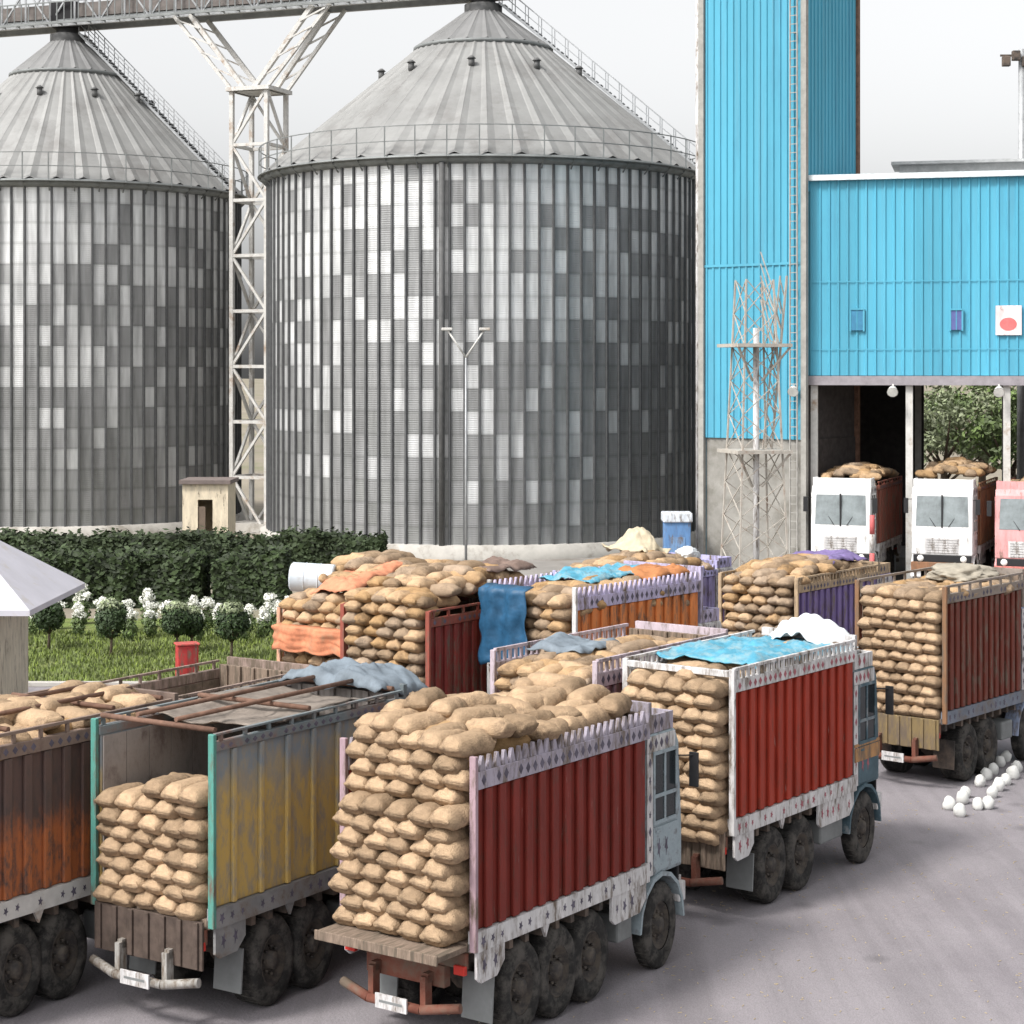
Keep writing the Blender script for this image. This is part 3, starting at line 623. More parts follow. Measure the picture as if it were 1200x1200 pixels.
# ------------------------------------------------------------------ silos
def silo_metal():
    m = bpy.data.materials.new('silo_sheets'); m.use_nodes = True
    nt = m.node_tree; N = nt.nodes; L = nt.links; bs = N['Principled BSDF']
    bs.inputs['Roughness'].default_value = .5; bs.inputs['Metallic'].default_value = .35
    uv = N.new('ShaderNodeUVMap'); uv.uv_map = 'sheets'
    fl = N.new('ShaderNodeVectorMath'); fl.operation = 'FLOOR'; L.new(uv.outputs[0], fl.inputs[0])
    wn = N.new('ShaderNodeTexWhiteNoise'); wn.noise_dimensions = '2D'; L.new(fl.outputs[0], wn.inputs['Vector'])
    sp = N.new('ShaderNodeSeparateXYZ'); L.new(fl.outputs[0], sp.inputs[0])
    # cluster noise over sheets so bright sheets gather
    ns = N.new('ShaderNodeTexNoise'); ns.inputs['Scale'].default_value = .21; ns.inputs['Detail'].default_value = 1; L.new(fl.outputs[0], ns.inputs['Vector'])
    # score = random + height bias + cluster
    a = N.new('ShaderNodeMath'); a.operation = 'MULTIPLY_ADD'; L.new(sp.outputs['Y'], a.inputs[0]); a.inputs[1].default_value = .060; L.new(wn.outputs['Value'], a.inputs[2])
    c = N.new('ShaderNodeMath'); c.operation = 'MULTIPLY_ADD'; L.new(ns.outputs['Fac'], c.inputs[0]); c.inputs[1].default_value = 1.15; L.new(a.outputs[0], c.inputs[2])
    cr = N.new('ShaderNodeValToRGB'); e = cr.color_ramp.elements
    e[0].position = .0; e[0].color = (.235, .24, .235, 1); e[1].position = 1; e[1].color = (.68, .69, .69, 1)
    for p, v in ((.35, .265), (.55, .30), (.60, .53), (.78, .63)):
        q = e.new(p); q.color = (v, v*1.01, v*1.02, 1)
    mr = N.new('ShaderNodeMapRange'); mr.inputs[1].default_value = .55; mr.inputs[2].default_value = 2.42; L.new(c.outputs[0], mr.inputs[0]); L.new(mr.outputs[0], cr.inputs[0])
    # streaks
    tc = N.new('ShaderNodeTexCoord'); mp = N.new('ShaderNodeMapping'); mp.inputs['Scale'].default_value = (1, 1, .12); L.new(tc.outputs['Object'], mp.inputs[0])
    n2 = N.new('ShaderNodeTexNoise'); n2.inputs['Scale'].default_value = 2.2; n2.inputs['Detail'].default_value = 6; L.new(mp.outputs[0], n2.inputs[0])
    r2 = N.new('ShaderNodeMapRange'); r2.inputs[1].default_value = .3; r2.inputs[2].default_value = .7; r2.inputs[3].default_value = .66; r2.inputs[4].default_value = 1.14; L.new(n2.outputs['Fac'], r2.inputs[0])
    fr = N.new('ShaderNodeVectorMath'); fr.operation = 'FRACTION'; L.new(uv.outputs[0], fr.inputs[0])
    sf = N.new('ShaderNodeSeparateXYZ'); L.new(fr.outputs[0], sf.inputs[0])
    lap = N.new('ShaderNodeMath'); lap.operation = 'PINGPONG'; L.new(sf.outputs['Y'], lap.inputs[0]); lap.inputs[1].default_value = .5
    lm = N.new('ShaderNodeMapRange'); lm.inputs[1].default_value = .10; lm.inputs[2].default_value = .20; lm.inputs[3].default_value = .78; lm.inputs[4].default_value = 1.0; L.new(lap.outputs[0], lm.inputs[0])
    mm = N.new('ShaderNodeMath'); mm.operation = 'MULTIPLY'; L.new(r2.outputs[0], mm.inputs[0]); L.new(lm.outputs[0], mm.inputs[1])
    mx = N.new('ShaderNodeMix'); mx.data_type = 'RGBA'; mx.blend_type = 'MULTIPLY'; mx.inputs[0].default_value = 1; L.new(cr.outputs[0], mx.inputs[6]); L.new(mm.outputs[0], mx.inputs[7])
    L.new(mx.outputs[2], bs.inputs['Base Color'])
    # fine horizontal corrugation
    wv = N.new('ShaderNodeTexWave'); wv.bands_direction = 'Z'; wv.inputs['Scale'].default_value = 2.6; L.new(tc.outputs['Object'], wv.inputs[0])
    bp = N.new('ShaderNodeBump'); bp.inputs['Strength'].default_value = .25; bp.inputs['Distance'].default_value = .03; L.new(wv.outputs['Fac'], bp.inputs['Height']); L.new(bp.outputs[0], bs.inputs['Normal'])
    return m
M_sheets = silo_metal()
M_roof = mat('silo_roof_sheets', (.265, .265, .26), rough=.55, metal=.3, var=.14, scale=.5, dirt=(.20, .195, .19), damt=.3, dscale=.3)
M_roofd = mat('silo_roof_dull', (.20, .20, .20), rough=.6, metal=.2, var=.15, scale=.6)
def make_silo(cx, cy, Rr, eave, apex, cols_, rows_, label, stair_az, uoff):
    root = empty('grain_silo', (cx, cy, 0), 0, label, 'silo', 'grain silos')
    zb = .5; n = cols_
    b = MB(); uvs = []
    for r in range(rows_):
        z0 = zb+(eave-zb)*r/rows_; z1 = zb+(eave-zb)*(r+1)/rows_
        for i in range(n):
            a0, a1 = 2*math.pi*i/n, 2*math.pi*(i+1)/n; am = (a0+a1)/2; rb = Rr*1.001
            dz = .0
            v = [(Rr*math.cos(a0), Rr*math.sin(a0), z0), (Rr*math.cos(a1), Rr*math.sin(a1), z0), (Rr*math.cos(a1), Rr*math.sin(a1), z1), (Rr*math.cos(a0), Rr*math.sin(a0), z1)]
            b.add(v, [(0, 1, 2, 3)])
            uvs += [(uoff+i+.1, r+.1), (uoff+i+.9, r+.1), (uoff+i+.9, r+.9), (uoff+i+.1, r+.9)]
    w = b.build('wall', M_sheets, root)
    ul = w.data.uv_layers.new(name='sheets')
    for k, u in enumerate(uvs): ul.data[k].uv = u
    b = MB()
    for i in range(n):
        a = 2*math.pi*i/n; c, s = math.cos(a), math.sin(a)
        p = Vector((c, s, 0)); q = Vector((-s, c, 0)); wd = .075
        b.add([p*Rr-q*wd+Vector((0, 0, zb)), p*(Rr+.13)-q*wd*.7+Vector((0, 0, zb)), p*(Rr+.13)+q*wd*.7+Vector((0, 0, zb)), p*Rr+q*wd+Vector((0, 0, zb)),
               p*Rr-q*wd+Vector((0, 0, eave)), p*(Rr+.13)-q*wd*.7+Vector((0, 0, eave)), p*(Rr+.13)+q*wd*.7+Vector((0, 0, eave)), p*Rr+q*wd+Vector((0, 0, eave))],
              [(0, 1, 5, 4), (1, 2, 6, 5), (2, 3, 7, 6), (4, 5, 6, 7)])
    b.build('stiffeners', mat('dark_stiffener', (.095, .097, .10), rough=.6, metal=.2, var=.2), root)
    b = MB().lathe([(Rr+.5, -.1), (Rr+.5, zb+.25), (Rr-.2, zb+.3)], 72); b.build('base_ring', M_conc, root)
    # roof: ribbed cone in two courses, the upper duller
    def cone(z0, z1, r0, r1, nr, m, name, rib):
        b = MB(); v = []
        for j in range(2):
            r = (r0, r1)[j]; z = (z0, z1)[j]
            for i in range(nr*4):
                a = 2*math.pi*i/(nr*4); up = (0, 0, 0, rib)[i % 4]*(1 if j == 0 else .5)
                v.append((r*math.cos(a), r*math.sin(a), z+up))
        N_ = nr*4
        b.add(v, [(i, (i+1) % N_, N_+(i+1) % N_, N_+i) for i in range(N_)])
        return b.build(name, m, root)
    hh = apex-eave; k = .73
    cone(eave+.1, eave+hh*k, Rr+.35, (Rr+.35)*(1-k)+.6*k, 46, M_roof, 'roof', .17)
    cone(eave+hh*k+.07, apex-.5, (Rr+.35)*(1-k)+.6*k+.12, 1.0, 22, M_roofd, 'roof_cap', .12)
    rk = (Rr+.35)*(1-k)+.6*k
    b = MB().lathe([(rk+.1, eave+hh*k-.1), (rk+.22, eave+hh*k-.05), (rk+.22, eave+hh*k+.12), (rk, eave+hh*k+.14)], 60); b.build('roof_ring', M_galvd, root)
    b = MB().lathe([(Rr+.02, eave-.35), (Rr+.42, eave-.2), (Rr+.42, eave+.12), (Rr+.2, eave+.2)], 90); b.build('eave_ring', M_galvd, root)
    b = MB().lathe([(1.15, apex-.65), (1.15, apex-.1), (.75, apex), (.75, apex+.8), (.001, apex+.85)], 20); b.build('top_cap', mat('cap_dark', (.09, .09, .09)), root)
    def cp(az, f, up=0):                                # a point on the cone, f = 0 eave .. 1 apex
        r = (Rr+.35)*(1-f)+.7*f; return Vector((r*math.cos(az), r*math.sin(az), eave+.15+hh*f+up))
    for t in range(10):
        az = 2*math.pi*(t+.35)/10; b = MB(); p = cp(az, .56)
        b.tube(p+Vector((0, 0, -.2)), p+Vector((0, 0, .25)), .18, 8); b.tube(p+Vector((0, 0, .25)), p+Vector((0, 0, .42)), .28, 8, .08)
        b.build('roof_vent', mat('vent_dark', (.12, .12, .12)), root)
    # guard rail round the eave
    b = MB(); nr = 96; rr = Rr+.55
    for i in range(nr):
        a = 2*math.pi*i/nr; a2 = 2*math.pi*(i+1)/nr
        p = Vector((rr*math.cos(a), rr*math.sin(a), eave)); q = Vector((rr*math.cos(a2), rr*math.sin(a2), eave))
        if i % 2 == 0: b.beam(p, p+Vector((0, 0, 1.75)), .07)
        for h in (.9, 1.72): b.beam(p+Vector((0, 0, h)), q+Vector((0, 0, h)), .05)
    b.lathe([(Rr+.3, eave-.02), (rr+.1, eave-.02), (rr+.1, eave+.05), (Rr+.3, eave+.05)], nr)
    for i in range(0, nr, 2):
        a = 2*math.pi*i/nr; b.beam((Rr*math.cos(a), Rr*math.sin(a), eave-.55), ((rr)*math.cos(a), (rr)*math.sin(a), eave-.02), .06)
    b.build('guard_rail', M_galvd, root)
    # roof stair with handrails
    b = MB(); q = Vector((-math.sin(stair_az), math.cos(stair_az), 0)); ns = 46
    for sd in (-.45, .45):
        for u, w in ((.12, .14), (1.3, .06), (.75, .045)):
            b.beam(cp(stair_az, 0, u)+q*sd, cp(stair_az, .97, u)+q*sd, w)
        for i in range(16):
            f = i/15*.97; b.beam(cp(stair_az, f, .1)+q*sd, cp(stair_az, f, 1.3)+q*sd, .055)
    for i in range(ns):
        f = i/ns*.97; b.beam(cp(stair_az, f, .2)-q*.42, cp(stair_az, f, .2)+q*.42, .25, .05)
    b.build('roof_stair', M_galv, root)
    # one heavier downpipe
    az = R(-92)-.12; b = MB(); p = Vector(((Rr+.3)*math.cos(az), (Rr+.3)*math.sin(az), 0)); b.tube(p, p+Vector((0, 0, eave-.3)), .16, 8); b.build('downpipe', mat('pipe_grey', (.10, .10, .10), rough=.7, var=.2), root)
    return root
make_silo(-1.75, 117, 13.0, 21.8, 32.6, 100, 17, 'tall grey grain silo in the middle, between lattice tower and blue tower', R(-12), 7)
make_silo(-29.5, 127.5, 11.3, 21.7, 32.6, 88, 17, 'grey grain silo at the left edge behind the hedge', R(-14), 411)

# conveyor gallery over the silos
def gallery():
    a = Vector((-29.5, 127.5, 0)); c = Vector((-1.75, 117, 0)); d = (c-a).normalized(); n = Vector((-d.y, d.x, 0))
    p0 = a-d*14; L = (c-a).length+14+2.5; zb, zt = 33.1, 35.6
    root = empty('conveyor_gallery', (0, 0, 0), 0, 'long overhead conveyor gallery running across both silo tops', 'conveyor')
    def P(s, w, z): return p0+d*s+n*w+Vector((0, 0, z))
    b = MB()
    for w in (-1.0, 1.0):
        b.beam(P(0, w, zb), P(L, w, zb), .28, .36); b.beam(P(0, w, zt), P(L, w, zt), .22, .26)
        k = 0; s = 0
        while s < L:
            b.beam(P(s, w, zb), P(s, w, zt), .12); 
            e = min(L, s+1.9)
            b.beam(P(s, w, zb if k % 2 else zt), P(e, w, zt if k % 2 else zb), .10); s += 1.9; k += 1
    b.build('truss', M_galv, root)
    b = MB().add([P(0, -1.0, zb+.2), P(L, -1.0, zb+.2), P(L, 1.0, zb+.2), P(0, 1.0, zb+.2), P(0, -1.0, zb+.3), P(L, -1.0, zb+.3), P(L, 1.0, zb+.3), P(0, 1.0, zb+.3)], [(3,2,1,0), (4,5,6,7), (0,1,5,4), (1,2,6,5), (2,3,7,6), (3,0,4,7)])
    b.build('deck', M_galvd, root)
    b = MB(); b.beam(P(0, 0, zb+.95), P(L, 0, zb+.95), .9, .9); b.build('conveyor_casing', mat('casing_brown', (.17, .15, .14), rough=.7, var=.2), root)
    b = MB(); s = 0
    for w in (-1.7,):
        b.beam(P(0, w, zb-.05), P(L, w, zb-.05), .1, .16); b.beam(P(0, w, zb+1.3), P(L, w, zb+1.3), .07)
        while s < L: b.beam(P(s, w, zb-.05), P(s, w, zb+1.3), .07); s += .55
    s = 0
    while s < L: b.beam(P(s, -1.7, zb-.06), P(s, -1.0, zb-.06), .08); s += 1.1
    b.build('walkway_rail', M_galvd, root)
    for s in (14.0, 14+(c-a).length):
        b = MB(); q = P(s, 0, 0); b.box(q.x-.9, q.x+.9, q.y-.9, q.y+.9, 32.9, 34.6); b.tube((q.x, q.y, 32.4), (q.x, q.y, 33), .5, 10); b.build('drive_box', M_black, root, .05)
gallery()
def lattice_tower():
    cx, cy = -16.1, 122.2; rot = R(-22); h = 1.25; top = 28.0
    root = empty('lattice_tower', (cx, cy, 0), rot, 'pale steel lattice tower with forked head between the two silos', 'tower')
    cs = [(-h, -h), (h, -h), (h, h), (-h, h)]
    for x, y in cs:
        b = MB().beam((x, y, 0), (x, y, top), .26); b.build('leg', M_pale, root)
    b = MB(); bays = 8; bh = top/bays
    for k in range(bays):
        z0, z1 = k*bh, (k+1)*bh
        for i in range(4):
            p, q = cs[i], cs[(i+1) % 4]
            b.beam((*p, z1), (*q, z1), .2)
            pp, qq = (p, q) if (k+i) % 2 else (q, p)
            b.beam((*pp, z0), (*qq, z1), .16)
    b.build('bracing', M_pale, root)
    for s in (-1, 1):
        for y in (-h, h):
            b = MB().beam((s*.3, y, top), (s*4.4, y*.85, 33.0), .28); b.beam((s*h, y, top), (s*5.6, y*.85, 33.0), .2)
            for k in range(4):
                f0 = .15+k*.22; f1 = f0+.14
                b.beam((s*(.3+4.1*f0), y, top+5*f0), (s*(h+4.35*f1), y, top+5*f1), .1)
            b.build('fork_arm', M_pale, root)
    b = MB().box(-h-.3, h+.3, -h-.3, h+.3, top-.1, top+.15); b.build('head_plate', M_pale, root)
    b = MB().box(-1.6, 1.6, -1.6, 1.6, -.1, .6); b.build('footing', M_conc, root)
lattice_tower()

# ------------------------------------------------------------------ blue hall
M_blue = mat('blue_cladding', (.085, .36, .50), rough=.55, var=.08, scale=.8, stretch=(1, 1, .15), dirt=(.075, .29, .42), damt=.25, dscale=.5)
def add_runs(m):
    nt = m.node_tree; N = nt.nodes; L = nt.links; b = N['Principled BSDF']; src = b.inputs['Base Color'].links[0].from_socket; tc = [n for n in N if n.type == 'TEX_COORD'][0]
    mp = N.new('ShaderNodeMapping'); mp.inputs['Scale'].default_value = (1.6, 1.6, .05); L.new(tc.outputs['Object'], mp.inputs[0])
    n = N.new('ShaderNodeTexNoise'); n.inputs['Scale'].default_value = 1.5; n.inputs['Detail'].default_value = 6; n.inputs['Roughness'].default_value = .7; L.new(mp.outputs[0], n.inputs[0])
    r = N.new('ShaderNodeMapRange'); r.inputs[1].default_value = .5; r.inputs[2].default_value = .78; r.inputs[4].default_value = .42; L.new(n.outputs['Fac'], r.inputs[0])
    mx = N.new('ShaderNodeMix'); mx.data_type = 'RGBA'; L.new(r.outputs[0], mx.inputs[0]); L.new(src, mx.inputs[6]); mx.inputs[7].default_value = (.13, .26, .32, 1)
    wn = N.new('ShaderNodeTexWhiteNoise'); wn.noise_dimensions = '1D'; sx = N.new('ShaderNodeSeparateXYZ'); L.new(tc.outputs['Object'], sx.inputs[0])
    dv = N.new('ShaderNodeMath'); dv.operation = 'DIVIDE'; L.new(sx.outputs['X'], dv.inputs[0]); dv.inputs[1].default_value = 1.26
    fl = N.new('ShaderNodeMath'); fl.operation = 'FLOOR'; L.new(dv.outputs[0], fl.inputs[0]); L.new(fl.outputs[0], wn.inputs['W'])
    r2 = N.new('ShaderNodeMapRange'); r2.inputs[3].default_value = .86; r2.inputs[4].default_value = 1.06; L.new(wn.outputs['Value'], r2.inputs[0])
    m2 = N.new('ShaderNodeMix'); m2.data_type = 'RGBA'; m2.blend_type = 'MULTIPLY'; m2.inputs[0].default_value = 1; L.new(mx.outputs[2], m2.inputs[6]); L.new(r2.outputs[0], m2.inputs[7])
    L.new(m2.outputs[2], b.inputs['Base Color'])
add_runs(M_blue)
M_blued = M_blue
M_trim = mat('grey_trim', (.30, .29, .27), rough=.7, var=.2)
M_shade = mat('interior_shade_wall', (.05, .045, .045), rough=.9, var=.3)  # near-black colour stands in for the shade inside the hall
def clad(b, x0, x1, y, z0, z1, pitch=.42, face=-1):
    """ribbed sheet on the plane y, ribs towards face"""
    b.box(x0, x1, *sorted((y, y-face*.08)), z0, z1)
    n = int((x1-x0)/pitch)
    for i in range(n):
        x = x0+(i+.5)*(x1-x0)/n; ya = y+face*.06
        w = .07
        b.add([(x-w, y, z0), (x-w*.5, ya, z0), (x+w*.5, ya, z0), (x+w, y, z0), (x-w, y, z1), (x-w*.5, ya, z1), (x+w*.5, ya, z1), (x+w, y, z1)],
              [(0, 1, 5, 4), (1, 2, 6, 5), (2, 3, 7, 6), (4, 5, 6, 7), (3, 2, 1, 0)] if face < 0 else [(4, 5, 1, 0), (5, 6, 2, 1), (6, 7, 3, 2), (7, 6, 5, 4), (0, 1, 2, 3)])
def hall():
    Y0 = 90; X0 = at(945, Y0); Lx = 34; D = 24; zb, zt = 9.65, 19.1
    root = empty('blue_hall', (X0, Y0, 0), R(-14), 'long bright blue steel hall on columns with open truck bays', 'hall')
    b = MB(); clad(b, 0, Lx, 0, zb+.35, zt); b.box(0, Lx, -.068, -.0615, 14.35, 14.40); b.box(0, Lx, -.068, -.0615, 11.2, 11.24); b.build('front_cladding', M_blue, root)
    b = MB().box(-.05, Lx, -.16, .3, zb-.1, zb+.33); b.build('lintel', mat('mauve_steel', (.27, .25, .27), rough=.7), root)
    b = MB().box(-.12, Lx, -.3, .2, zt+.003, zt+.26); b.build('eave_trim', mat('pale_trim', (.62, .68, .70), rough=.5), root)
    b = MB().box(-.02, .18, .42, D, zb-.1, zt-.02); b.box(.0, .14, 6, D, 0, zb-.11); b.build('end_wall', M_shade, root)
    b = MB().box(0, 4.6, D-.2, D, 0, zt-.02); b.box(4.61, Lx, D-.2, D, zb+.9, zt-.02); b.box(11.5, Lx, D-.2, D, 0, zb+.89); b.build('back_wall', M_shade, root)
    b = MB()
    b.add([(-.1, -.25, zt+.262), (Lx, -.25, zt+.262), (Lx, D, zt+.3), (-.1, D, zt+.3), (-.1, D/2, zt+.9), (Lx, D/2, zt+.9)], [(0, 1, 5, 4), (4, 5, 2, 3), (0, 4, 3), (1, 2, 5)])
    b.build('roof', mat('grey_roof', (.45, .46, .47), rough=.6, var=.15), root)
    b = MB().box(3.8, Lx-2, D/2-1.5, D/2+1.5, zt+.75, zt+1.75); b.box(3.4, Lx-1.6, D/2-1.9, D/2+1.9, zt+1.752, zt+1.9); b.build('ridge_vent', mat('grey_vent', (.42, .43, .43), var=.2), root)
    b = MB().box(0.2, Lx, .31, D-.3, zb+.2, zb+.3); b.build('floor_deck', M_shade, root)
    for t in (.35, 4.72, 9.1, 13.6, 18.2, 22.8, 27.4):
        for y in (.25, 11.5):
            if t < 1 and y > 5: continue
            b = MB(); 
            for yy in (-.14, .14): b.box(t-.16, t+.16, y+yy-.025, y+yy+.025, 0, zb-.11)
            b.box(t-.025, t+.025, y-.114, y+.114, 0, zb-.11); b.box(t-.3, t+.3, y-.3, y+.3, 0, .3)
            b.build('column', M_pale if y < 5 else M_trim, root)
    for x, z, w, h, m in ((2.35, 12.1, .62, .95, mat('vent_blue', (.05, .20, .34))), (6.85, 12.1, .55, .9, mat('vent_violet', (.10, .12, .30)))):
        b = MB(); b.box(x-w/2, x+w/2, -.14, -.065, z, z+h); f = b.build('window', m, root)
        b = MB()
        for s in (-1, 1): b.box(x+s*w/2-.04, x+s*w/2+.04, -.16, -.065, z-.05, z+h+.05)
        b.box(x-w/2, x+w/2, -.18, -.065, z+h, z+h+.08); b.build('frame', M_blue, f)
        b = MB().box(x-.02, x+.02, -.155, -.141, z, z+h); b.build('glazing_bar', M_blue, f)
    sg = empty('wall_sign', (0, 0, 0)); sg.parent = root
    b = MB().box(8.6, 9.75, -.14, -.065, 11.85, 13.2); b.build('board', paint('sign_white', (.75, .62, .62), damt=.1), sg)
    b = MB()
    b.prism([(9.16+.38*math.cos(k*math.pi/10), 12.35+.3*math.sin(k*math.pi/10)) for k in range(20)], -.15, -.141); b.build('red_mark', mat('sign_red', (.62, .16, .16)), sg)
    for t in (-.55, 4.0, 8.75, 13.2):
        b = MB(); b.tube((t, -.45, zb-.25), (t, -.75, zb-.42), .16, 10, .26); b.beam((t, -.1, zb-.05), (t, -.45, zb-.22), .07)
        o = b.build('floodlight', M_pale, root)
        b = MB().tube((t, -.755, zb-.425), (t, -.76, zb-.428), .23, 12); b.build('lens', M_lens, o)
    return root
hall()
def tower():
    Y0 = 90; c = (at(941, Y0), Y0-.35); a = 5.4; top = 36
    # local x runs along the left-hand visible face, from its far left end to the near corner; ribs face -y
    psi = R(36)
    root = empty('blue_tower', (c[0], c[1], 0), -psi, 'tall narrow bright blue clad tower beside the blue hall', 'tower')
    zb = 7.0
    b = MB(); clad(b, -a, -.0, 0, zb, top, .36); 
    b.build('cladding', M_blue, root)
    s = MB()                                   # right-hand face, plane x = 0
    s.box(.0, .08, .02, a, 18.6, top)
    n = 14
    for i in range(n):
        y = .2+i*(a-.3)/n; s.box(.08, .13, y-.05, y+.05, 18.6, top)
    s.build('cladding', M_blue, root)
    b = MB().box(-a, 0, a-.1, a, 0, top); b.box(-a, -a+.08, .09, a-.11, 0, top); b.build('back_wall', M_blue, root)
    b = MB().box(-a+.1, -.02, .09, a-.12, 0, zb-.01); b.build('base', mat('tower_base', (.26, .25, .23), rough=.9, var=.2, scale=1, dirt=(.17, .16, .14), damt=.35, dscale=.6), root)
    b = MB().box(-.08, .0, .1, a-.12, zb, 18.59); b.box(-.015, .06, .1, a-.12, 0, zb-.003); b.build('inner_wall_shade', M_shade, root)  # dark sheets instead of cladding: hall shade painted on the tower's inner face
    b = MB().box(-a-.1, .2, -.1, a+.05, top, top+.3); b.build('roof', M_trim, root)
    for x, y in ((-a-.06, -.06), (.06, -.08), (.06, a)):
        b = MB().box(x-.14, x+.14, y-.12, y+.12, 0, top-.02); b.build('corner_trim', M_trim if (x, y) != (.06, a) else M_rust, root)
    b = MB()                                   # caged ladder up the near corner
    for xx in (-.55, -.18): b.beam((xx, -.35, 0), (xx, -.35, top), .06)
    k = 0
    while k*.4 < top: b.beam((-.55, -.35, k*.4), (-.18, -.35, k*.4), .04); k += 1
    for k in range(9):
        z = 2+k*4; b.beam((-.36, -.35, z), (-.36, -.06, z), .06)
    b.build('ladder', M_trim, root)
    b = MB().tube((-a-.28, -.1, 0), (-a-.28, -.1, top), .1, 8); b.build('downpipe', M_white, root)
    b = MB().box(-a, 0, -.075, -.066, 15.2, 15.32); b.build('seam', M_blue, root)
tower()
# lattice lighting mast with platforms in front of the tower
M_mast = mat('mast_paint', (.40, .37, .33), rough=.7, var=.25, dirt=(.22, .14, .1), damt=.2)
def mast():
    Y = 80; cx = at(884, Y)
    root = empty('lattice_mast', (cx, Y, 0), R(15), 'slim pale lattice mast with two platforms in front of the blue tower', 'mast')
    b = MB(); tops = 14.0
    def hw(z): return 1.15-.55*z/tops
    legs = [(-1, -1), (1, -1), (1, 1), (-1, 1)]
    for x, y in legs:
        l = MB().beam((x*hw(0), y*hw(0), 0), (x*hw(tops), y*hw(tops), tops), .07); l.build('leg', M_mast, root)
    n = 10
    for k in range(n):
        z0, z1 = tops*k/n, tops*(k+1)/n
        for i in range(4):
            p, q = legs[i], legs[(i+1) % 4]
            b.beam((p[0]*hw(z0), p[1]*hw(z0), z0), (q[0]*hw(z1), q[1]*hw(z1), z1), .035)
            b.beam((q[0]*hw(z0), q[1]*hw(z0), z0), (p[0]*hw(z1), p[1]*hw(z1), z1), .035)
    b.build('bracing', M_mast, root)
    b = MB().tube((0, -.2, 0), (0, -.2, 12), .13, 10); b.build('pole', M_white, root)
    for z in (6.8, 11.2):
        b = MB().box(-1.2, 1.2, -1.2, 1.2, z, z+.14)
        for s in (-1, 1):
            b.beam((s*1.15, -1.1, z), (s*.2, -.3, z-1.4), .08)
        b.build('platform', M_mast, root)
    b = MB()
    for k in range(5): b.beam((1.0+.05*k, 0, 10.2+.6*k), (.4, .3, 13.2+.5*k), .05)
    b.beam((.9, .3, 6.9), (1.5, .1, 14.2), .08); b.beam((.5, .3, 6.9), (1.2, .1, 14.2), .06)
    for k in range(10): b.beam((.92+.06*k, .3, 6.9+.72*k), (.55+.07*(k+1), .25, 6.9+.72*(k+1)), .04)
    b.build('ladder', M_mast, root)
mast()
# slim double-arm street lamp before the silo
b = MB(); Y = 97; x = at(546, Y); lamp = empty('street_lamp', (x, Y, 0), 0, 'thin street lamp with forked double arms in front of the tall silo', 'street lamp')
b.tube((0, 0, 0), (0, 0, 10.9), .07, 8, .045); b.build('pole', M_galv, lamp)
for s in (-1, 1):
    b = MB().tube((0, 0, 10.9), (s*.95, 0, 12.3), .05, 8); b.build('arm', M_pale, lamp)
    b = MB().box(s*.95-.28, s*.95+.28, -.15, .15, 12.25, 12.4); b.build('lamp_head', M_pale, lamp, .04)
# floodlight mast beyond the hall
Y = 118; fl = empty('floodlight_mast', (at(1197, Y), Y, 0), 0, 'grey mast with dark floodlights above the hall at the right edge', 'floodlight')
b = MB().tube((0, 0, 0), (0, 0, 30), .3, 10, .18); b.build('pole', M_galv, fl)
b = MB().beam((-1.3, 0, 29.6), (1.3, 0, 29.6), .12); b.build('crossbar', M_under, fl)
for k in range(4):
    b = MB(); xx = -1.0+k*.6; b.box(xx-.24, xx+.24, -.45, -.05, 28.9+.35*(k % 2), 29.5+.35*(k % 2)); b.build('floodlight', M_under, fl, .04)

# ------------------------------------------------------------------ small buildings and yard things
def hut():
    Y = 98; x = at(241, Y)
    root = empty('pump_hut', (x, Y, 0), 0, 'small cream hut with dark doorway behind the hedge', 'hut')
    b = MB(); w = 1.16; h = 4.45
    m = paint('cream_wall', (.66, .57, .43), damt=.12)
    b.box(-w, -.38, -.15, 0, 0, h); b.box(.38, w, -.15, 0, 0, h); b.box(-.38, .38, -.15, 0, 3.65, h)
    b.box(-w, -w+.15, .001, 2.4, 0, h); b.box(w-.15, w, .001, 2.4, 0, h); b.box(-w, w, 2.401, 2.55, 0, h); b.build('wall', m, root)
    b = MB().box(-w-.15, w+.15, -.35, 2.7, h+.003, h+.2); b.build('roof', mat('hut_roof', (.16, .13, .12)), root)
    b = MB().box(-.38, .0, -.1, -.05, 0, 3.3); b.build('door', mat('hut_door', (.16, .12, .09)), root)
hut()
def kiosk():
    Y = 50; cx = at(-68, Y)
    root = empty('guard_house', (cx, Y, 0), 0, 'pale guard house with sloping white roof at the left edge', 'building')
    m = paint('old_cream', (.56, .51, .40), damt=.25)
    b = MB().box(-1.8, 1.8, -1.8, 1.8, 0, 4.20); b.build('wall', m, root, .02)
    b = MB(); e = 3.05; z0, z1 = 4.21, 6.4; t = .14
    v = [(-e, -e, z0), (e, -e, z0), (e, e, z0), (-e, e, z0), (-e, -e, z0+t), (e, -e, z0+t), (e, e, z0+t), (-e, e, z0+t), (-.3, 0, z1), (.3, 0, z1)]
    b.add(v, [(3, 2, 1, 0), (0, 1, 5, 4), (1, 2, 6, 5), (2, 3, 7, 6), (3, 0, 4, 7), (4, 5, 9, 8), (5, 6, 9), (6, 7, 8, 9), (7, 4, 8)])
    b.build('roof', mat('white_roof', (.50, .49, .54), rough=.6, var=.1, scale=.7, dirt=(.45, .42, .40), damt=.15), root)
    w = MB().box(.4, 1.3, -1.83, -1.795, 2.0, 3.4); f = w.build('window', M_glass, root)
    b = MB(); b.box(.32, 1.38, -1.86, -1.80, 3.4, 3.48); b.box(.32, 1.38, -1.88, -1.80, 1.9, 2.0); b.build('frame', M_white, f)
kiosk()
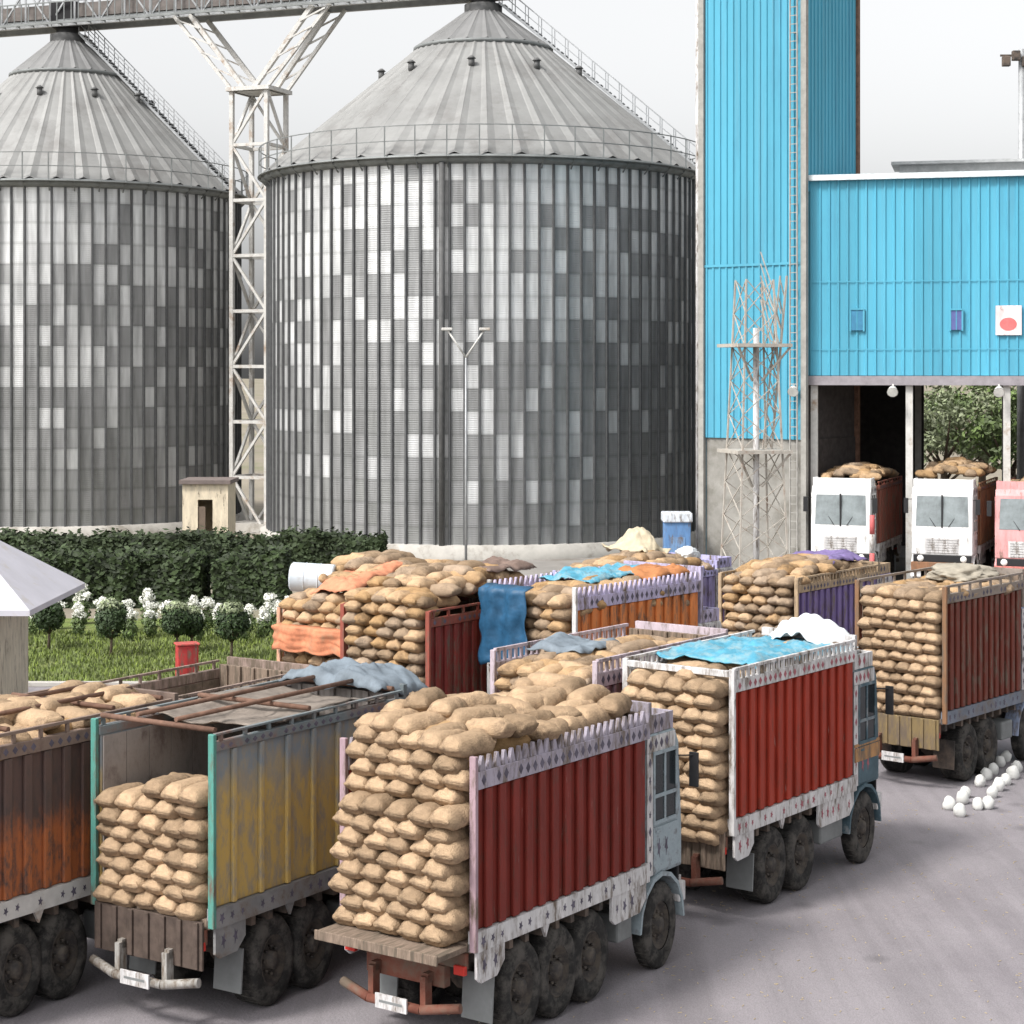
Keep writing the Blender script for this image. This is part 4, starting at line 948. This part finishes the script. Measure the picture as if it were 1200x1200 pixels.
sheet('cream_sheet', TL, 2.5, 3.9, -.3, 1.4, lambda x, y: 4.7+.75*math.exp(-(((x-3.2)/.42)**2+((y-.55)/.55)**2))+.07*math.sin(x*8-y*4), mat('cream_sheet', (.46, .40, .29), rough=.85, var=.2, scale=3), 'cream sheet heaped on the load of the pale violet railed truck', 'sheet', .2, .1, nx=50, ny=50, seed=51)
Y = 92; kb = empty('blue_booth', (at(793, Y), Y, 0), 0, 'small blue booth with white top beside the blue tower', 'booth')
b = MB().box(-.62, .62, -.6, .6, 0, 3.0); b.build('body', paint('booth_blue', (.11, .22, .42), damt=.2), kb, .03)
b = MB().box(-.7, .7, -.7, .7, 3.003, 3.45); b.build('roof', paint('booth_white', (.62, .66, .72)), kb, .05)
b = MB().box(-.35, .35, -.63, -.603, .2, 2.3); b.build('door', paint('booth_door', (.16, .28, .48)), kb)
Y = 63.2; rb = empty('red_cabinet', (at(219, Y), Y, .0), R(20), 'small red cabinet at the front edge of the lawn', 'cabinet')
b = MB().box(-.4, .4, -.3, .3, 0.1, 1.5); b.build('body', paint('cabinet_red', (.40, .04, .04), damt=.2), rb, .03)
b = MB().box(-.45, .45, -.36, .36, 1.503, 1.58); b.build('lid', paint('cabinet_lid', (.45, .08, .07)), rb, .02)
b = MB().box(-.05, .33, -.325, -.303, .25, 1.4); b.build('door', paint('cabinet_door', (.28, .03, .03)), rb)
# striped post in the hall mouth
Y = 76; ps = MB(); x = at(1022, Y)
for k in range(6): ps.tube((0, 0, k*.75), (0, 0, (k+1)*.75), .10, 10, mi=k % 2)
tag(ps.build('striped_post', [M_white, mat('post_red', (.50, .12, .12))], loc=(x, Y, 0)), 'red and white striped post in front of the hall bays', 'post')
# white painted stones along the road edge
rb.scale = (.85, .85, .8)
stones = [(1125, 951), (1128, 936), (1158, 942), (1170, 921), (1156, 908), (1187, 907), (1172, 893), (1200, 884), (1112, 943), (1146, 943), (1131, 929), (1163, 929), (1148, 916), (1179, 914), (1164, 902), (1192, 899), (1179, 887), (1194, 872), (1206, 884), (1193, 856), (1207, 866), (1199, 842)]
sm_ = []
for k in range(4):
    b = MB(); v = []
    for i in range(9):
        a = math.pi*i/8-math.pi/2
        for j in range(14):
            t = 2*math.pi*j/14; p = Vector((math.cos(a)*math.cos(t), math.cos(a)*math.sin(t), math.sin(a)))
            d = 1+.2*noise.noise(p*1.4+Vector((k*7, 0, 0)))+.12*noise.noise(p*3.5+Vector((k*7, 4, 0))); v.append((p.x*.145*d, p.y*.145*d, .13+max(p.z, -.75)*.18*d))
    b.add(v, [(i*14+j, i*14+(j+1) % 14, (i+1)*14+(j+1) % 14, (i+1)*14+j) for i in range(8) for j in range(14)], 0, True)
    o = b.build('white_stone', mat('whitewash', (.62, .62, .60), rough=.85, var=.08, scale=6)); sm_.append(o)
for k, (px, py) in enumerate(stones):
    Yg = 22950/(py+6-HY)
    o = sm_[k] if k < 4 else sm_[k % 4].copy()
    if k >= 4: col.objects.link(o)
    o.location = (at(px, Yg), Yg, .004); o.rotation_euler = (0, 0, k*1.3); s = random.uniform(.9, 1.1); o.scale = (s, s, s)
    tag(o, 'white painted stone in the double row along the road edge by the brown red truck', 'stone', 'white stones along the road edge')

# ------------------------------------------------------------------ planting
def leaves(b, c, rad, n, rg, size, mi=0, shell=.55, flat=1.):
    for i in range(n):
        d = Vector((rg.gauss(0, 1), rg.gauss(0, 1), rg.gauss(0, 1))).normalized()
        r = (shell+(1-shell)*rg.random()**.6)
        p = Vector((c[0]+d.x*rad[0]*r, c[1]+d.y*rad[1]*r, c[2]+d.z*rad[2]*r))
        nrm = (d+Vector((rg.uniform(-.7, .7), rg.uniform(-.7, .7), rg.uniform(-.4, .9)))).normalized()
        u = nrm.cross(Vector((rg.uniform(-1, 1), rg.uniform(-1, 1), rg.uniform(-1, 1)))).normalized(); w = nrm.cross(u); s = size*rg.uniform(.6, 1.3)
        b.add([p-u*s, p-w*s*.45, p+u*s, p+w*s*.45], [(0, 1, 2, 3)], mi)
M_hedge = mat('hedge_leaf', (.030, .046, .017), rough=.7, var=.5, scale=.7, rnd=.5)
M_leafd = mat('dark_leaf', (.032, .055, .020), rough=.7, var=.35, scale=2, rnd=.35)
M_leafm = mat('mid_leaf', (.12, .17, .06), rough=.7, var=.35, scale=.6, rnd=.35)
M_leafp = mat('pale_leaf', (.24, .28, .16), rough=.7, var=.25, scale=2, rnd=.3)
M_bloom = mat('white_bloom', (.80, .80, .74), rough=.8, var=.1, scale=3, rnd=.12)
M_bark = mat('bark', (.10, .075, .055), rough=.95, var=.35, scale=6, stretch=(1, 1, .2))
def hedge(name, x0, x1, y, dep, h, label, n, seed):
    rg = random.Random(seed); b = MB()
    for i in range(n):
        f = rg.random(); x = rg.uniform(x0, x1); hh = h+.32*noise.noise(Vector((x*.35, seed, 0)))+.22*noise.noise(Vector((x*1.3, seed, 2)))+(rg.random()**6)*.35
        if f < .55: p = Vector((x, y+rg.uniform(-.05, .3)+.4*noise.noise(Vector((x*.8, rg.random()*h, 5))), rg.uniform(0, hh))); d = Vector((0, -1, .3))
        elif f < .9: p = Vector((x, y+rg.uniform(0, dep), hh+rg.uniform(-.2, .08))); d = Vector((0, -.2, 1))
        else: p = Vector((x0 if rg.random() < .5 else x1, y+rg.uniform(0, dep), rg.uniform(0, hh))); d = Vector((1, 0, .3))
        d = (d+Vector((rg.uniform(-.8, .8), rg.uniform(-.8, .8), rg.uniform(-.6, .6)))).normalized()
        u = d.cross(Vector((rg.uniform(-1, 1), rg.uniform(-1, 1), 1))).normalized(); w = d.cross(u); s = rg.uniform(.10, .22)
        b.add([p-u*s, p-w*s*.5, p+u*s, p+w*s*.5], [(0, 1, 2, 3)])
    root = empty(name, ((x0+x1)/2, y, 0), 0, label, 'hedge')
    o = b.build('foliage', M_hedge, root); o.location = (-(x0+x1)/2, -y, 0)
    c = MB(); k = int((x1-x0)/.9)
    for i in range(k):
        xx = x0+(i+.5)*(x1-x0)/k; c.tube((xx, y+dep/2, 0), (xx+.1, y+dep/2, h*.8), .05, 6)
        for q in range(4): c.tube((xx, y+dep/2, h*.2+q*.4), (xx+rg.uniform(-.5, .5), y+rg.uniform(.1, dep-.1), h*.5+q*.35), .025, 5)
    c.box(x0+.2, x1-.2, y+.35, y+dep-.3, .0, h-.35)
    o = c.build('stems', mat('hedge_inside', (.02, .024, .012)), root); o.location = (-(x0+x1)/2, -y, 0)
hedge('clipped_hedge', -30, at(450, 95), 94, 2.2, 1.95, 'long dark green hedge running along the foot of the silos', 24000, 3)
hedge('clipped_hedge', -24, at(238, 83), 82.5, 2.4, 2.15, 'lower dark hedge behind the white flowering shrubs, left part', 9000, 4)
hedge('clipped_hedge', at(252, 83), at(335, 83), 82.3, 2.4, 2.1, 'short dark hedge block behind the sack mounds, right of the gap', 5000, 6)
# topiary balls on stems
for px, py, s, lab in ((57, 748, 1.0, 'ball topiary tree beside the guard house roof'), (130, 756, 1.05, 'ball topiary tree on the middle of the lawn'), (207, 752, .95, 'ball topiary tree behind the red cabinet'), (224, 750, .85, 'slightly smaller ball topiary tree just right of the red cabinet'), (271, 760, 1.05, 'pale topped ball topiary tree, rightmost on the lawn')):
    Y = 22950/(py+14-HY); rg = random.Random(px); root = empty('topiary_tree', (at(px, Y), Y, .03), 0, lab, 'topiary', 'ball topiary trees on the lawn')
    b = MB().tube((0, 0, 0), (.03, 0, .8*s), .06, 8, .04)
    for k in range(5): b.tube((.02, 0, .55*s), (.35*math.cos(k*1.26), .35*math.sin(k*1.26), 1.05*s), .03, 5, .015)
    b.build('trunk', M_bark, root)
    b = MB(); leaves(b, (0, 0, 1.22*s), (.56*s, .56*s, .58*s), 1000, rg, .085, 0, .6); [leaves(b, (rg.uniform(-.4, .4)*s, rg.uniform(-.4, .4)*s, rg.uniform(.95, 1.6)*s), (.27*s, .27*s, .24*s), 130, rg, .085, 0, .3) for q in range(7)]; b.build('crown', M_leafd, root)
    b = MB(); leaves(b, (0, 0, 1.72*s), (.42*s, .42*s, .26*s), 420, rg, .07, 0, .6); b.build('pale_top', M_leafp, root)  # paler leaves over the top of the ball
# white flowering shrubs
bm_ = []
for k in range(3):
    rg = random.Random(70+k); root = empty('flowering_shrub', (0, 0, 0))
    b = MB(); leaves(b, (0, 0, .48), (.32, .32, .5), 420, rg, .08, 0, .4); b.build('foliage', M_leafm, root)
    b = MB()
    for q in range(20):
        a = rg.uniform(0, 6.28); r = rg.uniform(.0, .26); z = rg.uniform(.75, 1.3); leaves(b, (r*math.cos(a), r*math.sin(a), z), (.15, .15, .13), 30, rg, .06, 0, .5)
    b.build('blossoms', M_bloom, root)
    bm_.append(root)
sp_ = [(38, 745), (68, 738), (92, 746), (96, 732), (120, 738), (122, 750), (150, 740), (152, 752), (174, 736), (176, 748), (196, 744), (226, 742), (232, 752), (244, 740), (258, 748), (285, 752), (292, 742), (308, 750), (318, 740), (330, 752), (338, 742)]
def copy_tree(o, parent=None):
    c = o.copy(); col.objects.link(c)
    if parent: c.parent = parent
    for ch in list(o.children): copy_tree(ch, c)
    return c
for k, (px, py) in enumerate(sp_):
    Y = 22950/(py-HY); o = bm_[k] if k < 3 else copy_tree(bm_[k % 3])
    o.location = (at(px, Y), Y, .03); o.rotation_euler = (0, 0, k*.9); s = random.uniform(.85, 1.15); o.scale = (s, s, s)
    tag(o, 'white flowering shrub in the row before the dark hedge', 'shrub', 'white flowering shrubs along the lawn')
# lawn fence posts
# trees behind the hall
def tree(x, y, h, r, m, label, seed, n=3600):
    rg = random.Random(seed); root = empty('broadleaf_tree', (x, y, 0), 0, label, 'tree', 'trees behind the blue hall')
    b = MB(); b.tube((0, 0, 0), (.1, 0, h*.45), .32, 10, .2); tips = []
    for k in range(9):
        a = k*.7+rg.uniform(-.3, .3); z0 = h*(.28+.02*k); p = Vector((.08, 0, z0)); q = Vector((r*.7*math.cos(a), r*.7*math.sin(a), z0+h*rg.uniform(.12, .4)))
        b.tube(p, q, .12, 7, .04); tips.append(q)
    b.build('trunk', M_bark, root)
    b = MB()
    for q in tips+[Vector((0, 0, h*.85)), Vector((r*.2, 0, h*.75)), Vector((-r*.3, .2, h*.7))]:
        for z in range(3):
            c = q+Vector((rg.uniform(-.8, .8), rg.uniform(-.8, .8), rg.uniform(-.5, .8))); s = r*rg.uniform(.22, .4); leaves(b, c, (s, s, s*.75), n//36, rg, .2, 0, .3)
    b.build('crown', m, root)
for k, (x, y, h, r, m, lab) in enumerate([(at(1105, 126), 126, 9.5, 3.4, M_leafp, 'pale green tree seen through the middle bay of the hall'), (at(1150, 130), 130, 11, 3.8, M_leafm, 'mid green tree seen through the hall, right of the pale tree'),
        (at(1185, 124), 124, 9, 3.2, M_leafm, 'green tree seen through the hall at the right edge'), (at(1070, 138), 138, 10, 3.6, M_leafd, 'dark tree far behind the hall'), (at(1235, 132), 132, 11, 4, M_leafm, 'green tree behind the hall, just outside the right edge')]):
    tree(x, y, h, r, m, lab, 30+k)

# ------------------------------------------------------------------ camera, sky, sun
cam = bpy.data.cameras.new('camera'); co = bpy.data.objects.new('camera', cam); col.objects.link(co)
co.location = (0, 0, CH); co.rotation_euler = (R(90), 0, 0)
cam.sensor_width = 36; cam.sensor_fit = 'HORIZONTAL'; cam.lens = F/1200*36; cam.shift_y = -(600-HY)/1200
cam.clip_start = .1; cam.clip_end = 4000
sc.camera = co
SUN_EL, SUN_AZ = 50, 232           # azimuth the light comes from, clockwise from +Y
w = bpy.data.worlds.new('World'); sc.world = w; w.use_nodes = True
nt = w.node_tree; N = nt.nodes; L = nt.links
bg = N['Background']
sky = N.new('ShaderNodeTexSky'); sky.sky_type = 'NISHITA'; sky.sun_disc = False
sky.sun_elevation = R(SUN_EL); sky.sun_rotation = R(SUN_AZ); sky.air_density = 1.0; sky.dust_density = 4.0; sky.ozone_density = 1.0
hs = N.new('ShaderNodeHueSaturation'); hs.inputs['Saturation'].default_value = .06
L.new(sky.outputs[0], hs.inputs['Color']); L.new(hs.outputs[0], bg.inputs['Color']); bg.inputs['Strength'].default_value = .135
sun = bpy.data.lights.new('sun', 'SUN'); sun.energy = 1.75; sun.angle = R(11); sun.color = (1, .96, .90)
so_ = bpy.data.objects.new('sun', sun); col.objects.link(so_)
d = Vector((math.sin(R(SUN_AZ))*math.cos(R(SUN_EL)), math.cos(R(SUN_AZ))*math.cos(R(SUN_EL)), math.sin(R(SUN_EL))))
so_.rotation_euler = d.to_track_quat('Z', 'Y').to_euler()
sc.view_settings.view_transform = 'Standard'; sc.view_settings.look = 'None'; sc.view_settings.exposure = 0.92; sc.view_settings.gamma = 1
print('individual sacks', SACKS[0])
